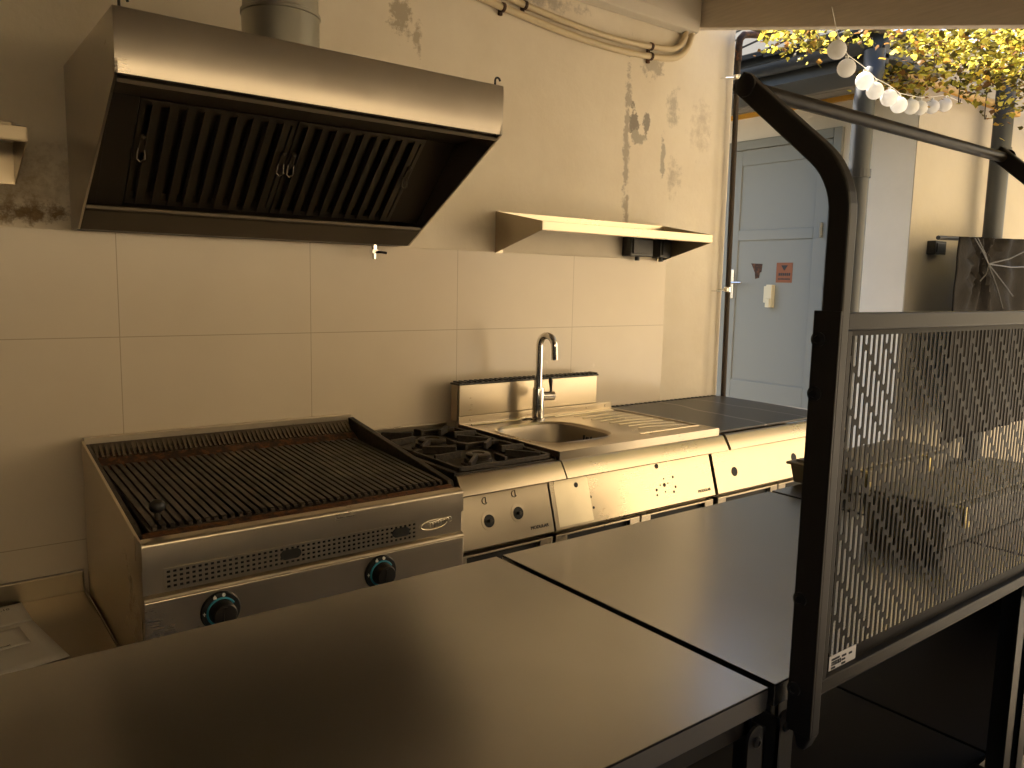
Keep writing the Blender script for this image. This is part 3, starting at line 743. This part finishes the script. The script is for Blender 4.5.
# folded edges
cs = []
b.box(SX0, SX1, SY0, SY0+.014, SZ-.034, SZ+.0015); b.box(SX1-.014, SX1, SY0+.014, SY1, SZ-.03, SZ+.001); b.box(SX0, SX0+.006, SY0+.014, SY1, SZ-.028, SZ+.001)
for cxx, cyy in ((SX0+.004,SY1),(SX1-.012,SY1),(SX0+.004,SY0+.012),(SX1-.012,SY0+.012)):
    a0 = min(range(n), key=lambda i: (rings[0][i].co.x-cxx)**2+(rings[0][i].co.y-cyy)**2)
    others = sorted(range(n), key=lambda i: (rings[0][i].co.x-cxx)**2+(rings[0][i].co.y-cyy)**2)[:2]
    v = b.bm.verts.new((cxx, cyy, SZ)); i, j = others
    try: b.bm.faces.new((rings[0][i].index is None and v or rings[0][i], rings[0][j], v))
    except Exception: pass
so = obj('basin_sheet', b, M_STEEL, sk_t, smooth=True)
b = B().box(SX0, SX1-.002, SY1, SY1+.006, SZ-.03, SZ+.027); 
for x in (1.195, 1.80, 1.91): b.lathe((x, SY1, SZ+.012), (0,-1,0), [(.005,0),(.005,.002),(0,.003)], 12)
obj('upstand', b, M_STEEL, sk_t, .001)
b = B()
for i in range(8):
    x0 = 1.60+.012*i; y0 = -.25-.038*i
    b.tube([(x0+.02*(7-i)*.3,-.215-.045*i,SZ+.0005),(1.76,-.20-.048*i,SZ+.0005),(1.90,-.185-.055*i,SZ-.0005)], .0026, 6)
pr_ = [(1.572,-.175),(1.915,-.165),(1.925,-.62),(1.60,-.62)]
b.tube([(x,y,SZ+.0005) for x, y in pr_], .003, 6)
b.tube([(1.17,-.16,SZ+.001),(1.9,-.16,SZ+.001)], .004, 6)
obj('drainer_ribs', b, M_STEEL, sk_t, smooth=True)
b = B()
for dy in (-.018,-.003,.006,.021):
    b.obox((bcx+bw*.945, bcy-.01+dy, SZ-.045), (0,1,0), (0,0,1), (1,0,.15), .0028, .015 if abs(dy) > .01 else .011, .005)
obj('overflow_slots', b, M_DARK, sk_t)
fx, fy = 1.470, -.190
b = B().lathe((fx,fy,SZ), (0,0,1), [(.028,0),(.028,.006),(.023,.008),(.023,.124),(.021,.130),(0,.130)], 28)
tap = obj('tap', b, M_CHROME, sk_t, smooth=True)
pth = [(fx,fy,SZ+.105),(fx,fy,SZ+.295)] + [(fx+.004*(1-math.cos(R(a))), fy-.040*(1-math.cos(R(a))), SZ+.295+.042*math.sin(R(a))) for a in range(15, 181, 15)] + [(fx+.010, fy-.081, SZ+.245)]
obj('spout', B().tube(pth, .0135, 16), M_CHROME, tap, smooth=True)
b = B().tube([(fx+.015,fy,SZ+.094),(fx+.068,fy-.012,SZ+.094)], .019, 18)
obj('mixer_cartridge', b, M_CHROME, tap, smooth=True)
b = B().tube([(fx+.054,fy-.012,SZ+.106),(fx+.052,fy-.014,SZ+.125),(fx+.046,fy-.018,SZ+.155),(fx+.045,fy-.019,SZ+.170)], .006, 10, radii=[.005,.0055,.009,.005])
obj('lever', b, M_BLACKGLOSS, tap, smooth=True)

# ================================================================== WORKTABLES
TZ = .912
def table(x0, x1, label):
    y0, y1 = -2.012, -1.405
    t = thing('worktable', label, 'table', ((x0+x1)/2, (y0+y1)/2, 0), 'steel worktables in a row')
    b = B().box(x0, x1, y0, y1, TZ-.004, TZ).box(x0, x1, y0, y0+.002, TZ-.032, TZ).box(x0, x1, y1-.002, y1, TZ-.032, TZ)
    b.box(x0, x0+.002, y0, y1, TZ-.032, TZ); b.box(x1-.002, x1, y0, y1, TZ-.032, TZ)
    obj('tabletop', b, M_STEELW, t, .0015)
    b = B().box(x0+.02, x1-.02, y0+.012, y0+.032, TZ-.065, TZ-.006).box(x0+.02, x1-.02, y1-.032, y1-.012, TZ-.065, TZ-.006)
    b.box(x0+.014, x0+.034, y0+.012, y1-.012, TZ-.065, TZ-.006); b.box(x1-.034, x1-.014, y0+.012, y1-.012, TZ-.065, TZ-.006)
    obj('frame', b, M_BLACK, t, .002)
    for xa, sx in ((x0+.008, 1), (x1-.008, -1)):
        for ya, sy in ((y0-.004, 1), (y1+.004, -1)):
            f = B(); xs = sorted((xa, xa+sx*.036)); ys = sorted((ya, ya+sy*.004))
            xm = (xs[0]+xs[1])/2
            pl2 = [(xs[0],.03),(xs[1],.03),(xs[1],TZ-.062)] + [(xm+(.018)*math.cos(R(a)), TZ-.062+.018*math.sin(R(a))) for a in range(15,180,15)] + [(xs[0],TZ-.062)]
            f.prism(pl2, 'y', ys[0], ys[1])
            ys2 = sorted((ya, ya+sy*.045)); xs2 = sorted((xa, xa+sx*.004))
            f.box(xs2[0], xs2[1], ys2[0], ys2[1], .03, TZ-.05)
            lg = obj('leg', f, M_BLACK, t)
            obj('bolt', B().lathe((xm, ya, TZ-.066), (0,-sy,0), [(.008,0),(.0075,.003),(.004,.004),(.004,.002),(0,.002)], 16), M_BLACK, lg)
            obj('foot', B().cyl((xm,ya+sy*.02,.0),(xm,ya+sy*.02,.032), .018, 14), M_BLACKGLOSS, lg)
    obj('lower_shelf', B().box(x0-.003, x1+.003, y0+.046, y1-.046, .455, .470).box(x0+.05,x1-.05,y0+.004,y0+.046,.455,.47).box(x0+.05,x1-.05,y1-.046,y1-.004,.455,.47), M_SHELFB, t, .002)
    if x1 > 2: obj('blocking_panel', B().box(x1-.012, x1-.008, y0+.05, y1-.05, .08, TZ-.07), M_SHELFB, t)  # added to block the bright ground showing under the table
    return t
table(-.482, .372, 'steel topped worktable in the foreground, the left one with a bare top')
table(.386, 1.250, 'steel topped worktable with the perforated screen on its near edge')
table(1.264, 2.128, 'steel topped worktable behind the screen, furthest right, holding long boxes')

# ================================================================== PERFORATED SCREEN WITH OVERHEAD ROD
SXL, SXR = .414, 1.262
sc = thing('rail_screen', 'black rail frame with a perforated metal screen and overhead rod', 'screen', (.85,-2.04,.83))
PY0, PY1 = -2.052, -2.008     # depth of the flat posts
def post(x0, x1):
    # centre line in y-z: rises, bends over towards the wall
    path = [(-2.0375,.822),(-2.0375,.845),(-2.0375,1.42)]
    cz, cy, rad = 1.525, -1.9325, .105
    for a in range(0, 50, 7): path.append((cy-rad*math.cos(R(a)), cz+rad*math.sin(R(a))))
    a = R(49); d = (math.sin(a), math.cos(a)); last = path[-1]
    path += [(last[0]+d[0]*.085, last[1]+d[1]*.085), (last[0]+d[0]*.168, last[1]+d[1]*.168)]
    def prof(i):
        y, z = path[i]
        if i == 0: t = Vector((0,1))
        elif i == len(path)-1: t = Vector((path[i][0]-path[i-1][0], path[i][1]-path[i-1][1]))
        else: t = Vector((path[i+1][0]-path[i-1][0], path[i+1][1]-path[i-1][1]))
        t.normalize(); nrm = Vector((t.y, -t.x)); h = .005 if i == 0 else .0145
        A = (y+nrm.x*h, z+nrm.y*h); C = (y-nrm.x*h, z-nrm.y*h)
        return [(x0,A[0],A[1]),(x1,A[0],A[1]),(x1,C[0],C[1]),(x0,C[0],C[1])]
    o = obj('post', B().sweep(path, prof), M_BLACK, sc, .003)
    s = -1 if x0 < .8 else 1
    xf = x0 if s < 0 else x1
    obj('screen_bracket', B().box(*sorted((xf, xf+s*.004)), -2.053, -2.016, .845, 1.408), M_BLACK, o, .001)
    for zz in (1.372,1.303,1.03,.905):
        obj('bolt', B().lathe((xf+s*.004,-2.026,zz), (s,0,0), [(.009,0),(.0095,.004),(.005,.0055),(.005,.003),(0,.003)], 18), M_BLACKGLOSS, o, smooth=True)
    obj('pivot_bolt', B().lathe((xf, path[-1][0]-.016, path[-1][1]-.010), (s,0,0), [(.015,0),(.015,.003),(.011,.005),(0,.005)], 20), M_BLACKGLOSS, o, smooth=True)
    return path
pa = post(SXL, SXL+.020); post(SXR-.020, SXR)
ry, rz = pa[-1][0]-.014, pa[-1][1]-.012
obj('top_rod', B().cyl((SXL+.018,ry,rz), (SXR-.018,ry,rz), .0100, 20), M_SCREEN, sc, smooth=True)
px0, px1, pz0, pz1 = SXL+.020, SXR-.020, .899, 1.406
b = B()
yA, yB = -2.050, -2.030
b.box(px0, px1, yA, yB, pz1-.022, pz1); b.box(px0, px1, yA, yB, pz0, pz0+.020)
b.box(px0, px0+.012, yA, yB, pz0+.02, pz1-.022); b.box(px1-.012, px1, yA, yB, pz0+.02, pz1-.022)
obj('screen_frame', b, M_SCREEN, sc, .002)
# perforated sheet: upright strips joined by webs, the slots staggered from column to column
b = B(); y0, y1 = -2.0402, -2.0390
ix0, ix1, iz0, iz1 = px0+.012, px1-.012, pz0+.02, pz1-.022
sx0, sx1, sz0, sz1 = ix0+.008, ix1-.008, iz0+.018, iz1-.008
b.box(ix0, ix1, y0, y1, iz0, sz0); b.box(ix0, ix1, y0, y1, sz1, iz1); b.box(ix0, sx0, y0, y1, sz0, sz1); b.box(sx1, ix1, y0, y1, sz0, sz1)
pc = .0132; nc = int((sx1-sx0)/pc); pc = (sx1-sx0)/nc; hw = .0039; per = .0565; gap = .0075
for i in range(nc):
    xc = sx0+pc*(i+.5)
    if i < nc-1: b.box(xc+hw, xc+pc-hw, y0, y1, sz0, sz1)
    off = -(i % 4)*per/4+.030
    k = 0
    z = sz1 + off - 2*per
    z = sz1 - .0 + off
    while z > sz0:
        z0_, z1_ = z-gap, z
        if z1_ < sz1 and z0_ > sz0:
            h = hw; c = .0022
            b.prism([(xc-h,z0_-c),(xc-h*.5,z0_),(xc+h*.5,z0_),(xc+h,z0_-c),(xc+h,z1_+c),(xc+h*.5,z1_),(xc-h*.5,z1_),(xc-h,z1_+c)], 'y', y0, y1)
        z -= per
b.box(sx0, sx0+pc*.5-hw, y0, y1, sz0, sz1); b.box(sx1-pc*.5+hw, sx1, y0, y1, sz0, sz1)
scr = obj('perforated_sheet', b, M_SHEET, sc)
lab = tag(obj('label_sticker', B().box(.465, .533, -2.0415, -2.0408, .9125, .9395), M_PAPER), 'small white printed label on the lower left of the perforated screen', 'label')
for (zz, a, c) in ((.934,0.4700,0.4900),(.922,0.4700,0.4800),(.933,0.4960,0.5070),(.9275,0.4960,0.5050),(.922,0.4960,0.5060),(.932,0.5140,0.5220)):
    obj('print_line', B().box(a, c, -2.0421, -2.0414, zz-.0016, zz+.0012), M_INK, lab)
obj('bar_code', B().box(0.4700,0.4940,-2.0421,-2.0414,.9295,.9305).box(0.4700,0.4940,-2.0421,-2.0414,.9255,.9263).box(0.4710,0.4725,-2.0421,-2.0414,.925,.931).box(0.4745,0.4760,-2.0421,-2.0414,.925,.931).box(0.4780,0.4810,-2.0421,-2.0414,.925,.931).box(0.4830,0.4845,-2.0421,-2.0414,.925,.931).box(0.4865,0.4900,-2.0421,-2.0414,.925,.931).box(0.4920,0.4940,-2.0421,-2.0414,.925,.931), M_INK, lab)
obj('print_number', B().text('24', (.470,-2.0418,.9145), (1,0,0), (0,0,1), .007, .0003), M_INK, lab)

# ================================================================== LONG BOXES ON THE FAR TABLE
def longbox(x0, x1, y0, y1, h, label, clips):
    t = thing('storage_box', label, 'box', ((x0+x1)/2,(y0+y1)/2,TZ), 'long boxes behind the screen')
    z0, z1 = TZ+.0005, TZ+h
    ins = .008
    obj('body', B().hexa([(x0+ins,y0+ins,z0),(x1-ins,y0+ins,z0),(x1-ins,y1-ins,z0),(x0+ins,y1-ins,z0),(x0,y0,z1-.012),(x1,y0,z1-.012),(x1,y1,z1-.012),(x0,y1,z1-.012)]), M_BIN, t, .004)
    obj('lid', B().box(x0-.008, x1+.008, y0-.008, y1+.008, z1-.012, z1-.004).box(x0+.01, x1-.01, y0+.01, y1-.01, z1-.004, z1+.003), M_BIN, t, .003)
    for cx in clips:
        b = B().box(cx-.008, cx+.008, y0-.016, y0-.008, z1-.040, z1-.006).box(cx-.008, cx+.008, y0-.014, y0+.012, z1-.006, z1-.001)
        b.box(cx-.011,cx+.011,y0-.019,y0-.014,z1-.042,z1-.030)
        obj('clip', b, M_BRASS, t, .001)
longbox(1.385, 1.93, -1.552, -1.375, .062, 'long dark box with brass clips, the further one behind the screen', (1.44, 1.78))
longbox(1.135, 1.76, -1.895, -1.715, .090, 'long dark box with brass clips, the nearer one behind the screen', (1.185, 1.50))

# ================================================================== NEIGHBOURING HOUSE DETAILS
# eaves: soffit, ochre strip, gutter, sloping roof
eave = thing('roof_eave', 'grey eave with gutter and ochre strip over the white door', 'roof', (3.7,1.2,2.56))
GXX = 3.34
b = B()
for i in range(5):
    xa = GXX+.10+(XD-GXX-.13)*i/5; xb_ = GXX+.10+(XD-GXX-.13)*(i+.93)/5
    b.box(xa, xb_, YC-.15, 3.2, 2.600, 2.622)
obj('soffit_boards', b, M_SOFFIT, eave, .002)
obj('soffit_edge', B().box(GXX+.06, GXX+.46, YC-.15, 3.2, 2.575, 2.599), M_GREYPIPE, eave, .002)
obj('ochre_strip', B().box(XD-.028, XD-.002, YC-.02, 3.2, 2.572, 2.60), M_OCHRE, eave)
obj('ochre_trim', B().box(XD-.028, XD+1.2, YC-.06, YC-.03, 2.572, 2.60), M_OCHRE, eave)
obj('fascia', B().box(GXX+.055, GXX+.10, YC-.15, 3.2, 2.55, 2.748), M_GREYPIPE, eave)
gp = [(GXX+.05*math.cos(R(a)), 2.645+.05*math.sin(R(a))) for a in range(180, 361, 15)] 
gi = [(GXX+.045*math.cos(R(a)), 2.645+.045*math.sin(R(a))) for a in range(360, 179, -15)]
obj('gutter', B().prism([(GXX-.056,2.65)]+gp+gi, 'y', YC-.14, 3.2), M_GREYPIPE, eave, smooth=True)
b = B(); ns = 16
for i in range(ns):
    ya, yb_ = YC-.15+(3.35+.15)*i/ns, YC-.15+(3.35+.15)*(i+.98)/ns
    zz = .012*(i % 2)
    b.hexa([(GXX-.02,ya,2.690+zz),(GXX-.02,yb_,2.690+zz),(GXX+1.8,yb_,3.55+zz),(GXX+1.8,ya,3.55+zz),(GXX-.02,ya,2.720+zz),(GXX-.02,yb_,2.720+zz),(GXX+1.8,yb_,3.58+zz),(GXX+1.8,ya,3.58+zz)])
obj('roof_sheet', b, M_ROOFDK, eave, .004)
# downpipes
t = thing('downpipe', 'dark grey downpipe at the house corner right of the white door', 'drainpipe', (3.24,-.46,0))
obj('pipe', B().tube([(3.34,-.44,2.60),(3.34,-.44,2.54),(3.325,-.45,2.50),(3.25,-.46,2.40),(3.24,-.46,2.33),(3.24,-.46,0.0)], .05, 20), M_GREYPIPE, t, smooth=True)
for zz in (1.2, 2.0):
    obj('clamp', B().tube([(3.24,-.46,zz-.02),(3.24,-.46,zz+.02)], .056, 20).box(3.29,3.33,-.47,-.45,zz-.01,zz+.01), M_GREYPIPE, t)
t = thing('downpipe', 'dark grey downpipe on the sunlit cream wall beside the black cover', 'drainpipe', (4.90,-.43,0))
obj('pipe', B().tube([(4.90,-.43,2.75),(4.90,-.43,0.0)], .055, 20), M_GREYPIPE, t, smooth=True)
for zz in (1.2, 2.3):
    obj('clamp', B().tube([(4.90,-.43,zz-.02),(4.90,-.43,zz+.02)], .061, 20).box(4.885,4.915,-.38,YC,zz-.01,zz+.01), M_GREYPIPE, t)
tag(obj('sensor_box', B().box(4.315,4.455,YC-.05,YC-.001,1.655,1.735).box(4.33,4.44,YC-.056,YC-.05,1.668,1.722), M_BLACKGLOSS, None, .004), 'small black box on the cream wall left of the black cover', 'wall box')
# things on the door
tag(obj('door_sensor', B().box(xl-.030, xl-.0005+.012, .545, .590, 1.31, 1.46).box(xl-.040, xl-.030, .552, .585, 1.31, 1.37).box(xl-.022, xl+.0115, .590, .612, 1.34, 1.45), M_BEIGE, None, .004), 'beige plastic box on the lower panel of the white door', 'sensor')
stk = tag(obj('warning_sticker', B().box(xl+.0095, xl+.0115, .425, .545, 1.475, 1.605), M_ORANGE), 'orange square notice with dark print on the white door', 'sticker')
b = B(); xs_ = xl+.009
b.prism([(.51,1.588),(.46,1.588),(.485,1.552)], 'x', xs_-.0006, xs_+.0006)
for k, (z, n_) in enumerate(((1.520, 6), (1.494, 9))):
    for i in range(n_): b.box(xs_-.0006, xs_+.0006, .440+.090*i/n_, .440+.090*(i+.7)/n_, z, z+(.018 if k == 0 else .009))
obj('print', b, M_INK, stk)
b = B(); b.prism([(.745,1.602),(.655,1.598),(.660,1.545),(.672,1.540),(.676,1.505),(.706,1.498),(.712,1.54),(.728,1.572)], 'x', xl+.0095, xl+.0115)
tag(obj('torn_sticker', b, M_RUST), 'torn brown sticker remnant on the white door', 'sticker')

# black cover hanging from a bar, gathered by a knot
bar = tag(obj('hanging_bar', B().cyl((3.97,-.53,1.728), (5.5,-.53,1.776), .012, 12), M_BLACK, None, 0, True), 'thin black bar above the black cover by the cream wall', 'bar')
b = B(); nx, nz = 60, 30
kx, kz = 4.42, 1.60
grid = []
for i in range(nx+1):
    col = []
    for j in range(nz+1):
        x = 4.075+1.15*i/nx; z = (1.738+(x-4.1)*.031) - 1.15*j/nz
        dx, dz = x-kx, z-kz; d = math.hypot(dx, dz)+.02; a = math.atan2(dz, dx)
        f = .022*math.sin(a*11)*math.exp(-d*1.6)+.012*math.sin(x*23+z*6)
        f *= min(1, .12+.9*i/8, .12+.9*(nx-i)/8)
        y = -.575 + f + .05*math.exp(-(d/.10)**2) - .02
        col.append(b.bm.verts.new((x, y, z)))
    grid.append(col)
for i in range(nx):
    for j in range(nz): b.bm.faces.new((grid[i][j], grid[i+1][j], grid[i+1][j+1], grid[i][j+1]))
cv = obj('black_cover', b, M_CLOTH, None, 0, True); md = cv.modifiers.new('thick','SOLIDIFY'); md.thickness = .006
tag(cv, 'black cloth cover hanging from the bar, gathered in by cords', 'cover')
b = B()
for ex, ez in ((4.16,1.735),(4.20,1.735),(4.9,1.70),(4.95,1.60),(4.75,1.42),(4.62,1.35),(4.28,1.50)):
    b.tube([(ex,-.635,ez),((ex+kx)/2,-.635,(ez+kz)/2-.01),(kx,-.615,kz)], .004, 6)
obj('cord', b, M_BLACK, cv, smooth=True)

# ================================================================== VINE, LANTERNS
vine = thing('vine', 'yellow green climbing vine overhead outside the roof edge', 'vine', (4.1,-1.0,2.5))
b = B(); rv = random.Random(3)
def vine_z(x, y): return 2.60 + .05*math.sin(x*2.3)*math.cos(y*3.1) + .03*math.sin(x*7+y*5)
def add_leaf(c, s):
    a = rv.uniform(0, 2*PI); tl = rv.gauss(0, .55); t2 = rv.gauss(0, .55)
    M = Matrix.Rotation(a, 3, 'Z') @ Matrix.Rotation(tl, 3, 'X') @ Matrix.Rotation(t2, 3, 'Y')
    pts = [(0,-.5,0),(.30,-.42,-.03),(.5,-.08,-.06),(.27,.12,-.02),(0,.55,-.05),(-.27,.12,-.02),(-.5,-.08,-.06),(-.30,-.42,-.03)]
    vs = [b.bm.verts.new(c + M @ (Vector(p)*s)) for p in pts]; m0 = b.bm.verts.new(c + M @ Vector((0,0,.03))*1.0*s*1.0)
    for i in range(8): b.bm.faces.new((vs[i], vs[(i+1)%8], m0))
for i in range(30000):
    x = rv.uniform(2.66, 6.6); y = rv.uniform(-2.3, -.2-.08*rv.random())
    if x > 3.9 and y > -.50: y -= .25
    if x < 3.45 and -.67 < y < -.40 and rv.random() < .85: continue
    if (abs(x-3.29) < .16 and y > -.60) or (abs(x-4.90) < .12 and y > -.56): continue
    if 3.8 < x < 5.05 and y > -.66 and rv.random() < .75: continue
    edge = .16*math.exp(-((y+.42)/.22)**2)*min(1, max(0, (x-2.9)/.8))
    z = vine_z(x, y) + rv.gauss(0, .045) - edge*rv.random()
    add_leaf(Vector((x, y, z)), rv.uniform(.017, .040))
fo = obj('foliage', b, M_LEAF, vine); fo['kind'] = 'stuff'
for k, (p0, p3) in enumerate((((2.7,-.38,2.70),(5.6,-.95,2.58)), ((2.66,-.15,2.66),(4.2,-.45,2.66)), ((3.2,-1.1,2.62),(6.2,-1.3,2.56)), ((3.0,-.9,2.64),(4.6,-.7,2.56)))):
    mid1 = [p0[0]*.66+p3[0]*.34, p0[1]*.66+p3[1]*.34+.12, p0[2]-.05+.03*k]; mid2 = [p0[0]*.33+p3[0]*.67, p0[1]*.33+p3[1]*.67-.15, p0[2]+.02]
    pp = bez(p0, mid1, mid2, p3, 16)
    obj('branch', B().tube(pp, .014, 8, True, [.017-.0006*i for i in range(17)]), M_BRANCH, vine, smooth=True)
pole = thing('bamboo_pole', 'bamboo pole along the edge of the vine against the cream wall', 'pole', (4.5,-.37,2.56))
b = B(); q = []
rad = []
for i in range(29):
    x = 3.75+1.07*i/28; q.append((x,-.385,2.575+.012*(x-3.9))); rad.append(.021 if i % 7 == 0 else .018)
b.tube(q, .018, 12, True, rad); obj('cane', b, M_BAMBOO, pole, smooth=True)
LP = [(2.447,-.781,2.364,.036),(2.557,-.761,2.319,.036),(2.741,-.737,2.304,.036),(2.904,-.696,2.297,.036),(3.083,-.666,2.300,.037),(3.251,-.627,2.300,.037),(3.567,-.526,2.354,.037),(3.785,-.464,2.390,.037),(4.02,-.413,2.438,.037),(4.139,-.425,2.464,.037)]
ordn = ['nearest', 'second', 'third', 'fourth', 'fifth', 'sixth', 'seventh', 'eighth', 'ninth', 'furthest']
b = B(); pth = [Vector((2.36,-.80,2.50))]
for (x, y, z, r) in LP: pth.append(Vector((x, y, z+r+.016)))
pth.append(Vector((4.4,-.40,2.52)))
b.tube(pth, .0016, 6)
tag(obj('light_cable', b, M_WHITE, None, 0, True), 'thin white cable carrying the paper lanterns below the vine', 'cable')
for (x, y, z, r), od in zip(LP, ordn):
    t = thing('paper_lantern', 'round white paper lantern, the %s along the string from the roof beam' % od, 'lantern', (x,y,z-r), 'paper lanterns on the string')
    prf = [(0, r)] + [(r*math.cos(R(a))*(1+.012*(i % 2)), r*math.sin(R(a))) for i, a in enumerate(range(80, -81, -10))] + [(0, -r)]
    obj('globe', B().lathe((x,y,z), (0,0,1), prf, 24), M_LANTERN, t, smooth=True)
    obj('cap', B().cyl((x,y,z+r-.003),(x,y,z+r+.010), .007, 10), M_WHITE, t)
for i, (x, y, z, ln) in enumerate(((2.97,-.52,2.60,.20),(4.02,-.55,2.56,.14),(4.42,-.52,2.56,.16),(3.30,-.75,2.55,.10))):
    pp = [(x,y,z),(x,y,z-ln+.03)] + [(x+.010*(1-math.cos(R(a))), y, z-ln+.03-.016*math.sin(R(a))) for a in range(30, 211, 30)]
    tag(obj('wire_hook', B().tube(pp, .003, 6), M_BRANCH, None, 0, True), ('wire hook hanging from the vine near the roof beam','wire hook hanging in front of the lantern bunch','wire hook hanging below the bamboo pole end','wire hook hanging between the first lanterns')[i], 'hook', 'wire hooks under the vine')
